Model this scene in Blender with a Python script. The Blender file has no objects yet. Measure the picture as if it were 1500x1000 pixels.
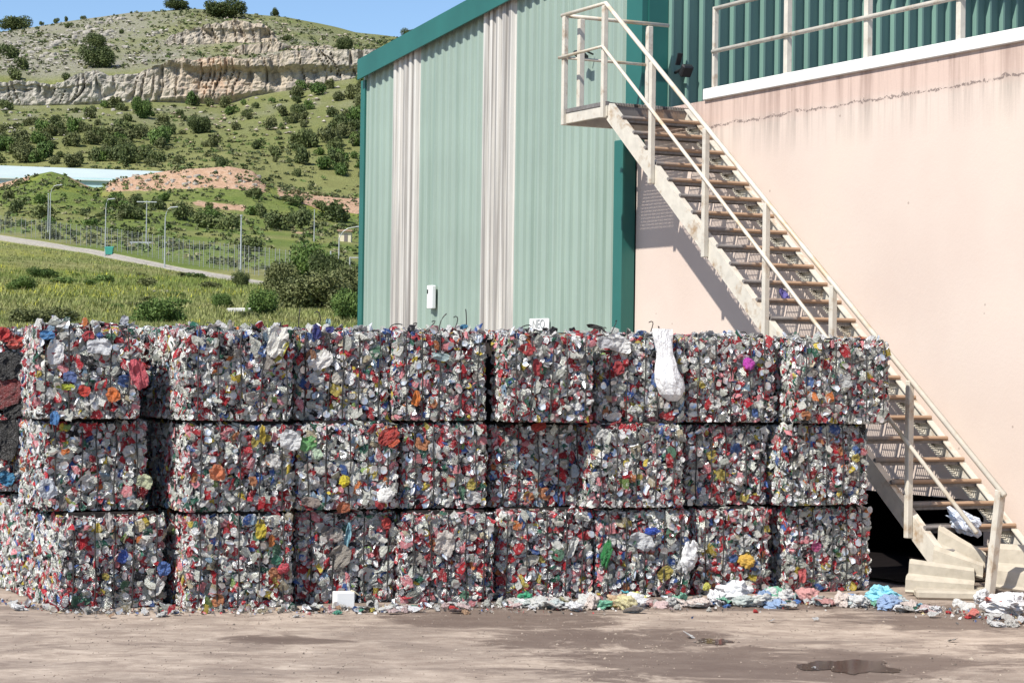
import bpy, math, random
import numpy as np
from mathutils import Vector, Matrix

# ------------------------------------------------------------------ camera, sky, sun, exposure
scene = bpy.context.scene
FPX = 3200.0                      # focal length in photo pixels (1500 wide)
PITCH = math.atan(30 / FPX); ROLL = 0.014; CAM = np.array([0, 0, 2.0])
Fv = np.array([0, math.cos(PITCH), math.sin(PITCH)])
R0 = np.array([1.0, 0, 0]); U0 = np.array([0, -math.sin(PITCH), math.cos(PITCH)])
Uv = U0 * math.cos(ROLL) - R0 * math.sin(ROLL); Rv = R0 * math.cos(ROLL) + U0 * math.sin(ROLL)
cam_data = bpy.data.cameras.new('camera'); cam = bpy.data.objects.new('camera', cam_data)
scene.collection.objects.link(cam)
cam_data.sensor_width = 36; cam_data.lens = FPX / 1500 * 36
cam_data.clip_start = 0.1; cam_data.clip_end = 6000
M = Matrix(((Rv[0], Uv[0], -Fv[0], CAM[0]), (Rv[1], Uv[1], -Fv[1], CAM[1]), (Rv[2], Uv[2], -Fv[2], CAM[2]), (0, 0, 0, 1)))
cam.matrix_world = M
scene.camera = cam

SUN_TRAVEL = Vector((0.874, 0.923, -1.39)).normalized()     # read off the stair shadow on the pink wall
to_sun = -SUN_TRAVEL
elev = math.asin(to_sun.z)
world = bpy.data.worlds.new('World'); scene.world = world; world.use_nodes = True
wn = world.node_tree.nodes; wl = world.node_tree.links
bg = wn['Background']
sky = wn.new('ShaderNodeTexSky'); sky.sky_type = 'NISHITA'; sky.sun_disc = False
sky.sun_elevation = elev; sky.sun_rotation = math.atan2(to_sun.x, to_sun.y)
sky.air_density = 1.0; sky.dust_density = 0.4; sky.ozone_density = 4.0; sky.altitude = 1500
wl.new(sky.outputs[0], bg.inputs[0]); bg.inputs[1].default_value = 0.115
sun_data = bpy.data.lights.new('sun', 'SUN'); sun_data.energy = 5.0; sun_data.angle = math.radians(0.53)
sun_data.color = (1.0, 0.95, 0.87)
sun = bpy.data.objects.new('sun', sun_data); scene.collection.objects.link(sun)
sun.rotation_euler = SUN_TRAVEL.to_track_quat('-Z', 'Y').to_euler(); sun.location = (-20, -20, 40)
scene.view_settings.view_transform = 'Standard'; scene.view_settings.look = 'None'
scene.view_settings.gamma = 1.0; scene.view_settings.use_curve_mapping = False
scene.view_settings.exposure = 0.42
scene.render.engine = 'CYCLES'
scene.render.resolution_x = 1024; scene.render.resolution_y = 682

rng = np.random.default_rng(7); random.seed(7)
COL = scene.collection

# ------------------------------------------------------------------ pixel helpers (directions only)
def ray(x, y): return Fv * FPX + Rv * (x - 750) - Uv * (y - 500)
def on_z(x, y, z=0.0):
    d = ray(x, y); return CAM + d * ((z - 2.0) / d[2])
def at_depth(x, y, Y):
    d = ray(x, y); return CAM + d * (Y / d[1])
def proj(p):
    v = np.asarray(p, float) - CAM; k = FPX / (v @ Fv)
    return 750 + k * (v @ Rv), 500 - k * (v @ Uv)
def x_at(xpix, Y, z):            # world X of a pixel column at depth Y and height z
    a = (xpix - 750) / FPX
    v = lambda X: np.array([X, Y, z - 2.0])
    # (v.R) = a (v.F)
    num = a * (Y * Fv[1] + (z - 2) * Fv[2]) - (Y * Rv[1] + (z - 2) * Rv[2])
    return num / Rv[0]

# the building site frame: s runs along the pink wall (away from camera), o is the distance from the stairs' outer edge into the wall
ANG = math.atan(1650 / FPX)
uS = np.array([-math.sin(ANG), math.cos(ANG), 0]); nS = np.array([math.cos(ANG), math.sin(ANG), 0])
P0 = on_z(1450, 880)
SITE_ROT = math.atan2(-uS[1], -uS[0])
def W(s, o, z): return P0 + uS * s + nS * o + np.array([0, 0, z])
def on_plane(x, y, o):
    d = ray(x, y); t = ((P0 + nS * o - CAM) @ nS) / (d @ nS); p = CAM + d * t
    return float((p - P0) @ uS), float(p[2])
def S(s, o, z): return (-s, o, z)          # site coordinates -> local coordinates of a site object

# ------------------------------------------------------------------ numpy noise
def _hash(ix, iy, iz, seed):
    h = (ix * 374761393 + iy * 668265263 + iz * 2147483647 % 1013904223 * 7 + iz * 1274126177 + seed * 974634777) & 0xffffffff
    h = ((h ^ (h >> 13)) * 1274126177) & 0xffffffff
    return ((h ^ (h >> 16)) & 0xffff) / 65535.0 * 2 - 1
def vnoise(x, y, z=0.0, seed=0):
    x, y, z = np.broadcast_arrays(np.asarray(x, float), np.asarray(y, float), np.asarray(z, float))
    ix, iy, iz = [np.floor(a).astype(np.int64) for a in (x, y, z)]
    fx, fy, fz = x - ix, y - iy, z - iz
    fx, fy, fz = [a * a * (3 - 2 * a) for a in (fx, fy, fz)]
    r = 0
    for dx in (0, 1):
        for dy in (0, 1):
            for dz in (0, 1):
                w = (fx if dx else 1 - fx) * (fy if dy else 1 - fy) * (fz if dz else 1 - fz)
                r = r + w * _hash(ix + dx, iy + dy, iz + dz, seed)
    return r
def fbm(x, y, z=0.0, oct=4, seed=0):
    r = 0; a = 1.0; t = 0
    for k in range(oct):
        r = r + a * vnoise(np.asarray(x) * 2**k, np.asarray(y) * 2**k, np.asarray(z) * 2**k, seed + k); t += a; a *= 0.5
    return r / t

# ------------------------------------------------------------------ objects
def tag(o, label=None, cat=None, group=None, kind=None):
    if label: o['label'] = label
    if cat: o['category'] = cat
    if group: o['group'] = group
    if kind: o['kind'] = kind
    return o
def empty(name, loc=(0, 0, 0), rz=0.0):
    o = bpy.data.objects.new(name, None); COL.objects.link(o)
    o.location = loc; o.rotation_euler = (0, 0, rz); o.empty_display_size = 0.2
    return o
def link(name, mesh, mat=None, parent=None, loc=(0, 0, 0), rot=(0, 0, 0), scale=(1, 1, 1)):
    o = bpy.data.objects.new(name, mesh); COL.objects.link(o)
    if mat is not None and len(mesh.materials) == 0: mesh.materials.append(mat)
    o.parent = parent; o.location = loc; o.rotation_euler = rot; o.scale = scale
    return o
def np_mesh(name, V, T, smooth=False, face_attr=None):
    """V (n,3), T (m,k) -> mesh"""
    V = np.asarray(V, np.float32); T = np.asarray(T, np.int32); m, k = T.shape
    me = bpy.data.meshes.new(name)
    me.vertices.add(len(V)); me.vertices.foreach_set('co', V.ravel())
    me.loops.add(m * k); me.loops.foreach_set('vertex_index', T.ravel())
    me.polygons.add(m)
    me.polygons.foreach_set('loop_start', np.arange(0, m * k, k, dtype=np.int32))
    try: me.polygons.foreach_set('loop_total', np.full(m, k, np.int32))
    except Exception: pass
    me.polygons.foreach_set('use_smooth', np.full(m, smooth, bool))
    if face_attr is not None:
        at = me.attributes.new('tint', 'FLOAT_COLOR', 'FACE')
        at.data.foreach_set('color', np.asarray(face_attr, np.float32).ravel())
    me.update(calc_edges=True); me.validate()
    return me

class MB:
    def __init__(self): self.v = []; self.f = []
    def add(self, vs, fs):
        n = len(self.v); self.v += [tuple(map(float, p)) for p in vs]; self.f += [tuple(i + n for i in f) for f in fs]
        return self
    def box(self, lo, hi):
        x0, y0, z0 = lo; x1, y1, z1 = hi
        return self.add([(x0, y0, z0), (x1, y0, z0), (x1, y1, z0), (x0, y1, z0), (x0, y0, z1), (x1, y0, z1), (x1, y1, z1), (x0, y1, z1)],
                        [(0, 3, 2, 1), (4, 5, 6, 7), (0, 1, 5, 4), (1, 2, 6, 5), (2, 3, 7, 6), (3, 0, 4, 7)])
    def obox(self, c, ax, h):
        c = np.array(c, float); ax = [np.array(a, float) for a in ax]; vs = []
        for sz in (-1, 1):
            for sx, sy in ((-1, -1), (1, -1), (1, 1), (-1, 1)):
                vs.append(c + ax[0] * h[0] * sx + ax[1] * h[1] * sy + ax[2] * h[2] * sz)
        return self.add(vs, [(0, 3, 2, 1), (4, 5, 6, 7), (0, 1, 5, 4), (1, 2, 6, 5), (2, 3, 7, 6), (3, 0, 4, 7)])
    def beam(self, p, q, w, h, up=(0, 0, 1)):
        p = np.array(p, float); q = np.array(q, float); d = q - p; L = np.linalg.norm(d); d /= L
        side = np.cross(d, up); side /= np.linalg.norm(side); u2 = np.cross(side, d)
        return self.obox((p + q) / 2, (side, d, u2), (w / 2, L / 2, h / 2))
    def tube(self, pts, r, n=8, caps=True):
        pts = [np.array(p, float) for p in pts]; rings = []
        rs = r if hasattr(r, '__len__') else [r] * len(pts)
        for i, p in enumerate(pts):
            d = pts[min(i + 1, len(pts) - 1)] - pts[max(i - 1, 0)]; d = d / (np.linalg.norm(d) + 1e-9)
            a = np.cross(d, (0, 0, 1)) if abs(d[2]) < .9 else np.cross(d, (1, 0, 0)); a = a / np.linalg.norm(a); b = np.cross(d, a)
            rings.append([p + rs[i] * (a * math.cos(t) + b * math.sin(t)) for t in [2 * math.pi * k / n for k in range(n)]])
        vs = [v for r_ in rings for v in r_]; fs = []
        for i in range(len(pts) - 1):
            for k in range(n): fs.append((i * n + k, i * n + (k + 1) % n, (i + 1) * n + (k + 1) % n, (i + 1) * n + k))
        if caps: fs += [tuple(range(n))[::-1], tuple(range((len(pts) - 1) * n, len(pts) * n))]
        return self.add(vs, fs)
    def mesh(self, name, off=(0, 0, 0)):
        me = bpy.data.meshes.new(name)
        me.from_pydata([(x - off[0], y - off[1], z - off[2]) for x, y, z in self.v], [], self.f)
        import bmesh
        bm = bmesh.new(); bm.from_mesh(me); bmesh.ops.recalc_face_normals(bm, faces=bm.faces); bm.to_mesh(me); bm.free()
        me.update(); return me
    def build(self, name, mat, parent=None, off=(0, 0, 0), bevel=0.0, smooth=False):
        me = self.mesh(name, off)
        if smooth: me.polygons.foreach_set('use_smooth', [True] * len(me.polygons))
        o = link(name, me, mat, parent)
        if bevel:
            b = o.modifiers.new('bevel', 'BEVEL'); b.width = bevel; b.segments = 1; b.limit_method = 'ANGLE'
        return o

class SiteThing:
    """a thing in the site frame: an Empty at its base, parts built in site coordinates"""
    def __init__(self, name, s, o, z, label, cat, group=None):
        self.base = S(s, o, z); self.root = empty(name, tuple(W(s, o, z)), SITE_ROT); tag(self.root, label, cat, group)
    def part(self, name, mb, mat, parent=None, **k): return mb.build(name, mat, parent or self.root, self.base, **k)

# ------------------------------------------------------------------ materials
def new_mat(name):
    m = bpy.data.materials.new(name); m.use_nodes = True
    nt = m.node_tree; return m, nt, nt.nodes, nt.links, nt.nodes['Principled BSDF']
def noise_node(N, L, vec, scale, detail=5, rough=0.6, dist=0.0):
    n = N.new('ShaderNodeTexNoise'); n.inputs['Scale'].default_value = scale; n.inputs['Detail'].default_value = detail
    n.inputs['Roughness'].default_value = rough; n.inputs['Distortion'].default_value = dist
    if vec is not None: L.new(vec, n.inputs['Vector'])
    return n.outputs['Fac']
def ramp(N, L, fac, stops, interp='LINEAR'):
    r = N.new('ShaderNodeValToRGB'); r.color_ramp.interpolation = interp
    e = r.color_ramp.elements
    while len(e) > 1: e.remove(e[-1])
    e[0].position = stops[0][0]; e[0].color = (*stops[0][1], 1)
    for p, c in stops[1:]:
        k = e.new(p); k.color = (*c, 1)
    L.new(fac, r.inputs[0]); return r.outputs[0]
def g(v): return (v, v, v)
def mix(N, L, fac, a, b, mode='MIX'):
    m = N.new('ShaderNodeMix'); m.data_type = 'RGBA'; m.blend_type = mode
    if isinstance(fac, (int, float)): m.inputs[0].default_value = fac
    else: L.new(fac, m.inputs[0])
    for i, c in ((6, a), (7, b)):
        if isinstance(c, tuple): m.inputs[i].default_value = (*c, 1) if len(c) == 3 else c
        else: L.new(c, m.inputs[i])
    return m.outputs[2]
def math_n(N, L, op, a, b=0.0, c=None, clamp=False):
    m = N.new('ShaderNodeMath'); m.operation = op; m.use_clamp = clamp
    for i, v in enumerate((a, b, c)):
        if v is None: continue
        if isinstance(v, (int, float)): m.inputs[i].default_value = v
        else: L.new(v, m.inputs[i])
    return m.outputs[0]
def mapped(N, L, scale=(1, 1, 1), space='Object'):
    tc = N.new('ShaderNodeTexCoord'); mp = N.new('ShaderNodeMapping'); mp.inputs['Scale'].default_value = scale
    L.new(tc.outputs[space], mp.inputs[0]); return mp.outputs[0]
def bump(N, L, P, h, strength=0.3, dist=0.02):
    b = N.new('ShaderNodeBump'); b.inputs['Strength'].default_value = strength; b.inputs['Distance'].default_value = dist
    L.new(h, b.inputs['Height']); L.new(b.outputs[0], P.inputs['Normal'])
def simple(name, col, rough=0.6, metal=0.0, var=0.15, scale=6.0, spec=0.5, dirt=None, dirt_scale=3.0, dirt_lo=.55, dirt_hi=.75, stretch=(1, 1, 1), bmp=0.0):
    m, nt, N, L, P = new_mat(name)
    v = mapped(N, L, stretch)
    f = noise_node(N, L, v, scale)
    lo = tuple(c * (1 - var) for c in col); hi = tuple(min(1, c * (1 + var)) for c in col)
    c = ramp(N, L, f, [(0.3, lo), (0.7, hi)])
    if dirt:
        d = noise_node(N, L, v, dirt_scale, 7, 0.65)
        c = mix(N, L, ramp(N, L, d, [(dirt_lo, g(0)), (dirt_hi, g(1))]), c, dirt)
    L.new(c, P.inputs['Base Color'])
    P.inputs['Roughness'].default_value = rough; P.inputs['Metallic'].default_value = metal; P.inputs['Specular IOR Level'].default_value = spec
    if bmp: bump(N, L, P, f, bmp)
    return m

MT = {}
MT['white_paint'] = simple('white_paint', (0.55, 0.51, 0.435), 0.5, 0, 0.12, 8, dirt=(0.33, 0.23, 0.14), dirt_scale=5, dirt_lo=.54, dirt_hi=.70)
MT['rail_paint'] = simple('rail_paint', (0.58, 0.53, 0.44), 0.45, 0, 0.09, 8, dirt=(0.46, 0.33, 0.18), dirt_scale=2.2, dirt_lo=.5, dirt_hi=.68)
MT['coping'] = simple('coping', (0.68, 0.665, 0.63), 0.6, 0, 0.05, 5, dirt=(0.55, 0.5, 0.42), dirt_scale=4, dirt_lo=.6, dirt_hi=.8)
MT['shade_black'] = simple('painted_shade_black', (0.010, 0.008, 0.008), 0.95, spec=.05)  # near-black colour painting in the darkness of the opening under the stairs
MT['rust'] = simple('rust', (0.30, 0.19, 0.12), 0.75, 0.1, 0.35, 14, dirt=(0.17, 0.155, 0.145), dirt_scale=2.0, dirt_lo=.42, dirt_hi=.55)
MT['galv'] = simple('galvanised_steel', (0.20, 0.185, 0.175), 0.6, 0.3, 0.25, 18, dirt=(0.16, 0.105, 0.07), dirt_scale=5, dirt_lo=.5, dirt_hi=.7)
MT['green_dark'] = simple('dark_green_trim', (0.016, 0.112, 0.095), 0.45, 0, 0.12, 1.2)
MT['black'] = simple('black_plastic', (0.015, 0.015, 0.017), 0.5)
MT['wire'] = simple('baling_wire', (0.05, 0.048, 0.046), 0.5, 0.5)
MT['lampgrey'] = simple('galvanised_pole', (0.40, 0.42, 0.42), 0.5, 0.2)
MT['white_plain'] = simple('white_enamel', (0.80, 0.81, 0.80), 0.4, 0, 0.04)
MT['ink'] = simple('grey_lettering', (0.30, 0.32, 0.32), 0.6)

def cladding_mat(name, col, streak, amt=0.35, fine=(4, 4, .25), lo=.5, hi=.85):
    m, nt, N, L, P = new_mat(name)
    v = mapped(N, L, fine); f = noise_node(N, L, v, 1.6, 6, .6)
    v2 = mapped(N, L, (1, 1, 1)); f2 = noise_node(N, L, v2, .45, 4)
    c = ramp(N, L, f2, [(0.3, tuple(k * .9 for k in col)), (0.7, tuple(min(1, k * 1.08) for k in col))])
    s = ramp(N, L, f, [(lo, g(0)), (hi, g(amt))])
    c = mix(N, L, s, c, streak)
    L.new(c, P.inputs['Base Color']); P.inputs['Roughness'].default_value = 0.45
    return m
MT['clad'] = cladding_mat('pale_green_cladding', (0.262, 0.336, 0.288), (0.172, 0.243, 0.20), .6, (6, 6, .10), .50, .66)
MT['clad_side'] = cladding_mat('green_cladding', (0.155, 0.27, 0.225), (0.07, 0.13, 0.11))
MT['fibre'] = cladding_mat('weathered_fibre_sheet', (0.53, 0.51, 0.47), (0.21, 0.195, 0.18), .85, (8, 8, .10), .47, .58)

def wall_mat():
    m, nt, N, L, P = new_mat('pink_render')
    tc = N.new('ShaderNodeTexCoord'); sp = N.new('ShaderNodeSeparateXYZ'); L.new(tc.outputs['Object'], sp.inputs[0])
    v = tc.outputs['Object']
    f = noise_node(N, L, v, 0.5, 5, .55); f2 = noise_node(N, L, v, 3.0, 6, .65)
    c = ramp(N, L, f, [(0.3, (0.55, 0.45, 0.39)), (0.55, (0.59, 0.495, 0.43)), (0.75, (0.60, 0.52, 0.44))])
    c = mix(N, L, math_n(N, L, 'MULTIPLY', f2, .12), c, (0.5, 0.40, 0.34))
    # grey streaks of run-off below the coping
    vs = mapped(N, L, (4.2, 1, 0.22)); st = noise_node(N, L, vs, 1.5, 6, .7)
    h = N.new('ShaderNodeMapRange'); h.inputs[1].default_value = 4.25; h.inputs[2].default_value = 5.1; L.new(sp.outputs[2], h.inputs[0])
    hh = math_n(N, L, 'POWER', h.outputs[0], 1.15, clamp=True)
    smask = math_n(N, L, 'MULTIPLY', ramp(N, L, st, [(0.44, g(0)), (0.64, g(1))]), hh, clamp=True)
    c = mix(N, L, math_n(N, L, 'MULTIPLY', smask, .95), c, (0.13, 0.11, 0.095))
    # the band above the crack is a little pinker
    band = N.new('ShaderNodeMapRange'); band.inputs[1].default_value = 4.66; band.inputs[2].default_value = 4.82; L.new(sp.outputs[2], band.inputs[0])
    c = mix(N, L, math_n(N, L, 'MULTIPLY', band.outputs[0], .5), c, (0.52, 0.36, 0.30))
    # the crack itself: a wandering line near z = 4.6
    wx = mapped(N, L, (1, 0, 0)); wob = noise_node(N, L, wx, 1.1, 9, .75)
    line = math_n(N, L, 'ADD', math_n(N, L, 'MULTIPLY', wob, .24), 4.62)
    dz = math_n(N, L, 'ABSOLUTE', math_n(N, L, 'SUBTRACT', sp.outputs[2], line))
    thick = noise_node(N, L, mapped(N, L, (1, 1, 2)), 6, 5, .8)
    tw = math_n(N, L, 'MULTIPLY', ramp(N, L, thick, [(.4, g(0.0)), (.66, g(1))]), .03)
    crack = math_n(N, L, 'LESS_THAN', dz, tw)
    spk = noise_node(N, L, v, 26, 4, .8); near_c = math_n(N, L, 'LESS_THAN', dz, .085)
    crack = math_n(N, L, 'MAXIMUM', math_n(N, L, 'MULTIPLY', crack, math_n(N, L, 'GREATER_THAN', spk, .46)), math_n(N, L, 'MULTIPLY', math_n(N, L, 'MULTIPLY', near_c, math_n(N, L, 'GREATER_THAN', spk, .66)), ramp(N, L, thick, [(.45, g(0)), (.5, g(1))])))
    xm = N.new('ShaderNodeMapRange'); xm.inputs[1].default_value = -6.8; xm.inputs[2].default_value = -5.2; L.new(sp.outputs[0], xm.inputs[0])
    crack = math_n(N, L, 'MULTIPLY', crack, xm.outputs[0])
    c = mix(N, L, math_n(N, L, 'MULTIPLY', crack, .8), c, (0.14, 0.11, 0.10))
    # pock marks
    vo = N.new('ShaderNodeTexVoronoi'); vo.inputs['Scale'].default_value = 3.2; L.new(v, vo.inputs[0])
    pk = math_n(N, L, 'MULTIPLY', math_n(N, L, 'LESS_THAN', vo.outputs['Distance'], .045), .6)
    c = mix(N, L, pk, c, (0.25, 0.19, 0.16))
    L.new(c, P.inputs['Base Color']); P.inputs['Roughness'].default_value = 0.85; P.inputs['Specular IOR Level'].default_value = .2
    hsum = math_n(N, L, 'SUBTRACT', noise_node(N, L, v, 25, 6, .7), math_n(N, L, 'MULTIPLY', crack, 3))
    bump(N, L, P, hsum, .25, .01)
    return m
MT['pink'] = wall_mat()
MT['concrete_dark'] = simple('dark_concrete', (0.16, 0.14, 0.13), 0.9, bmp=.2)

def ground_mat():
    m, nt, N, L, P = new_mat('stained_concrete_yard')
    tc = N.new('ShaderNodeTexCoord'); v = tc.outputs['Object']
    f = noise_node(N, L, v, 0.55, 6, .6, .4); f2 = noise_node(N, L, v, 9, 7, .7); f3 = noise_node(N, L, v, 45, 5, .75)
    c = ramp(N, L, f, [(0.30, (0.28, 0.228, 0.187)), (0.5, (0.415, 0.34, 0.275)), (0.70, (0.52, 0.43, 0.345))])
    fm = noise_node(N, L, mapped(N, L, (1, 1.5, 1)), 2.6, 8, .72, .3)
    c = mix(N, L, ramp(N, L, fm, [(.46, g(0)), (.60, g(.8))]), c, (0.23, 0.18, 0.145))
    c = mix(N, L, ramp(N, L, fm, [(.32, g(.8)), (.44, g(0))]), c, (0.58, 0.49, 0.40))
    c = mix(N, L, ramp(N, L, f2, [(.35, g(.0)), (.75, g(.5))]), c, (0.24, 0.18, 0.145))
    c = mix(N, L, ramp(N, L, f3, [(.60, g(0)), (.70, g(.55))]), c, (0.58, 0.50, 0.42))
    c = mix(N, L, ramp(N, L, f3, [(.28, g(.6)), (.38, g(0))]), c, (0.13, 0.10, 0.08))
    # dark smears dragged across the yard
    sm = mapped(N, L, (0.55, 1.6, 1)); s1 = noise_node(N, L, sm, 1.1, 8, .7, .6)
    c = mix(N, L, ramp(N, L, s1, [(.52, g(0)), (.66, g(.7))]), c, (0.15, 0.115, 0.095))
    # wet, oily area: soft ellipses in yard coordinates broken up by noise
    sp = N.new('ShaderNodeSeparateXYZ'); L.new(v, sp.inputs[0])
    wet = None
    for cx, cy, rx, ry in ((1.5, 14.6, 1.5, 1.1), (0.0, 17.1, 1.1, 1.0), (2.4, 14.9, 1.1, .6), (3.9, 17.35, 1.6, 0.8), (0.75, 15.9, 1.0, .9), (4.2, 15.6, .9, .4), (1.6, 18.3, 3.0, .55), (-1.5, 15.6, .5, .3)):
        ex = math_n(N, L, 'POWER', math_n(N, L, 'DIVIDE', math_n(N, L, 'SUBTRACT', sp.outputs[0], cx), rx), 2)
        ey = math_n(N, L, 'POWER', math_n(N, L, 'DIVIDE', math_n(N, L, 'SUBTRACT', sp.outputs[1], cy), ry), 2)
        e = math_n(N, L, 'SUBTRACT', 1.0, math_n(N, L, 'ADD', ex, ey))
        wet = e if wet is None else math_n(N, L, 'MAXIMUM', wet, e)
    brk = noise_node(N, L, mapped(N, L, (.7, 1.1, 1)), 1.7, 9, .75, .8)
    wv = math_n(N, L, 'ADD', math_n(N, L, 'MAXIMUM', wet, -1.0), math_n(N, L, 'MULTIPLY', math_n(N, L, 'SUBTRACT', brk, .5), 5.5))
    wm = ramp(N, L, wv, [(-.0, g(0)), (.55, g(1))])
    c = mix(N, L, math_n(N, L, 'MULTIPLY', wm, .78), c, (0.115, 0.082, 0.066))
    L.new(c, P.inputs['Base Color'])
    rr = N.new('ShaderNodeMapRange'); rr.inputs[3].default_value = .9; rr.inputs[4].default_value = .55; L.new(wm, rr.inputs[0]); L.new(rr.outputs[0], P.inputs['Roughness'])
    P.inputs['Specular IOR Level'].default_value = .25
    bump(N, L, P, math_n(N, L, 'ADD', f2, math_n(N, L, 'MULTIPLY', f3, .35)), .35, .02)
    return m
MT['yard'] = ground_mat()

def tint_mat(name, rough=.25, print_amt=0.5):
    """colour from the face attribute 'tint' (alpha = bare metal)"""
    m, nt, N, L, P = new_mat(name)
    a = N.new('ShaderNodeAttribute'); a.attribute_name = 'tint'
    v = mapped(N, L)
    pr = noise_node(N, L, v, 42, 3, .6)
    paint = math_n(N, L, 'SUBTRACT', 1.0, a.outputs['Alpha'])
    c = mix(N, L, math_n(N, L, 'MULTIPLY', ramp(N, L, pr, [(.58, g(0)), (.62, g(print_amt))]), paint), a.outputs['Color'], (.72, .70, .68))
    c = mix(N, L, math_n(N, L, 'MULTIPLY', ramp(N, L, pr, [(.36, g(print_amt)), (.40, g(0))]), paint), c, (.05, .05, .06))
    d = noise_node(N, L, v, 14, 5, .7)
    c = mix(N, L, ramp(N, L, d, [(.5, g(0)), (.8, g(.3))]), c, (.13, .105, .085))
    L.new(c, P.inputs['Base Color']); P.inputs['Roughness'].default_value = rough
    bump(N, L, P, noise_node(N, L, v, 95, 4, .75), 1.0, .016)
    L.new(math_n(N, L, 'MULTIPLY', a.outputs['Alpha'], .5), P.inputs['Metallic'])
    return m
MT['cans'] = tint_mat('crushed_can_metal')
def objcol_mat(name, rough, metal=0.0, print_amt=.5, crink=6.0):
    m, nt, N, L, P = new_mat(name)
    oi = N.new('ShaderNodeObjectInfo'); v = mapped(N, L)
    pr = noise_node(N, L, v, 45, 3, .6)
    c = mix(N, L, ramp(N, L, pr, [(.58, g(0)), (.62, g(print_amt))]), oi.outputs['Color'], (.72, .70, .68))
    d = noise_node(N, L, v, 12, 5, .7)
    c = mix(N, L, ramp(N, L, d, [(.52, g(0)), (.8, g(.45))]), c, (.15, .12, .10))
    L.new(c, P.inputs['Base Color']); P.inputs['Roughness'].default_value = rough; P.inputs['Metallic'].default_value = metal
    bump(N, L, P, noise_node(N, L, mapped(N, L, space='Generated'), crink, 5, .7), .9, .05)
    return m
MT['can_paint'] = objcol_mat('printed_can', .38, .25, .45)
MT['can_metal'] = simple('bare_aluminium', (.66, .665, .67), .36, .75, .2, 30)
MT['scrap'] = objcol_mat('plastic_scrap', .42, 0, .4)
MT['film'] = objcol_mat('plastic_film', .3, 0, .05, 5.0)
MT['core'] = simple('compressed_core', (.035, .03, .028), .95, 0, .4, 20, spec=.1)

# ------------------------------------------------------------------ the terrain behind the yard (rows of a height sheet: distance, image row)
CP = lambda *p: (np.array([a for a, b in p], float), np.array([b for a, b in p], float))
def const(v): return CP((0, v))
ROWS = [  # (distance, sight line) per row, control points over the bearing
 (const(40), CP((0, 628))),          # replaced by z = -0.02 below
 (const(54), const(497)),
 (const(75), const(474)),
 (const(108), CP((0, 446), (530, 455))),
 (CP((0, 180), (130, 170), (260, 160), (390, 145), (530, 132)), CP((0, 400), (130, 408), (260, 420), (390, 433), (530, 446))),
 (CP((-300, 400), (0, 300), (130, 255), (260, 215), (390, 180), (530, 155)), CP((-300, 318), (0, 349), (130, 369), (260, 396), (390, 419), (530, 440))),
 (CP((-300, 405), (0, 304), (130, 259), (260, 219), (390, 184), (530, 159)), CP((-300, 314), (0, 345), (130, 365), (260, 392), (390, 415), (530, 436))),
 (CP((-300, 430), (0, 330), (130, 290), (260, 255), (390, 225), (530, 205)), CP((-300, 306), (0, 335), (130, 350), (260, 366), (390, 384), (530, 408))),
 (const(365), CP((-300, 300), (0, 315), (130, 318), (260, 328), (390, 336), (530, 348))),
 (const(400), CP((0, 292), (80, 285), (140, 292), (260, 300), (330, 312), (390, 316), (530, 332))),
 (const(425), CP((0, 278), (75, 266), (140, 285), (165, 281), (230, 282), (300, 279), (380, 284), (420, 294), (470, 312), (530, 318))),
 (const(440), CP((-200, 262), (0, 268), (40, 257), (75, 249), (100, 256), (125, 270), (145, 276), (165, 262), (200, 257), (250, 250), (300, 246), (335, 243), (370, 250), (390, 268), (420, 282), (470, 290), (530, 293))),
 (const(455), CP((-200, 268), (0, 276), (145, 279), (250, 258), (335, 251), (370, 257), (390, 272), (420, 285), (530, 296))),
 (const(525), CP((0, 262), (250, 256), (335, 248), (380, 264), (430, 276), (530, 284))),
 (const(600), CP((0, 205), (250, 208), (530, 200))),
 (const(694), CP((-200, 170), (0, 156), (140, 153), (260, 151), (330, 151), (370, 139), (430, 133), (530, 113), (600, 105))),
 (const(702), CP((-200, 125), (0, 113), (60, 119), (140, 109), (190, 111), (270, 97), (300, 90), (350, 97), (400, 87), (450, 85), (545, 81), (600, 81))),
 (const(760), CP((0, 86), (100, 72), (250, 70), (400, 68), (545, 73), (700, 80))),
 (const(815), CP((0, 63), (250, 42), (400, 40), (470, 52), (545, 63), (700, 75))),
 (const(890), CP((-400, 70), (0, 46), (50, 39), (100, 30), (200, 16), (280, 13), (350, 17), (420, 23), (470, 34), (520, 47), (600, 56), (900, 85), (1600, 140))),
 (const(1100), CP((-400, 120), (0, 96), (280, 70), (520, 100), (900, 140), (1600, 200))),
]
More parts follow.
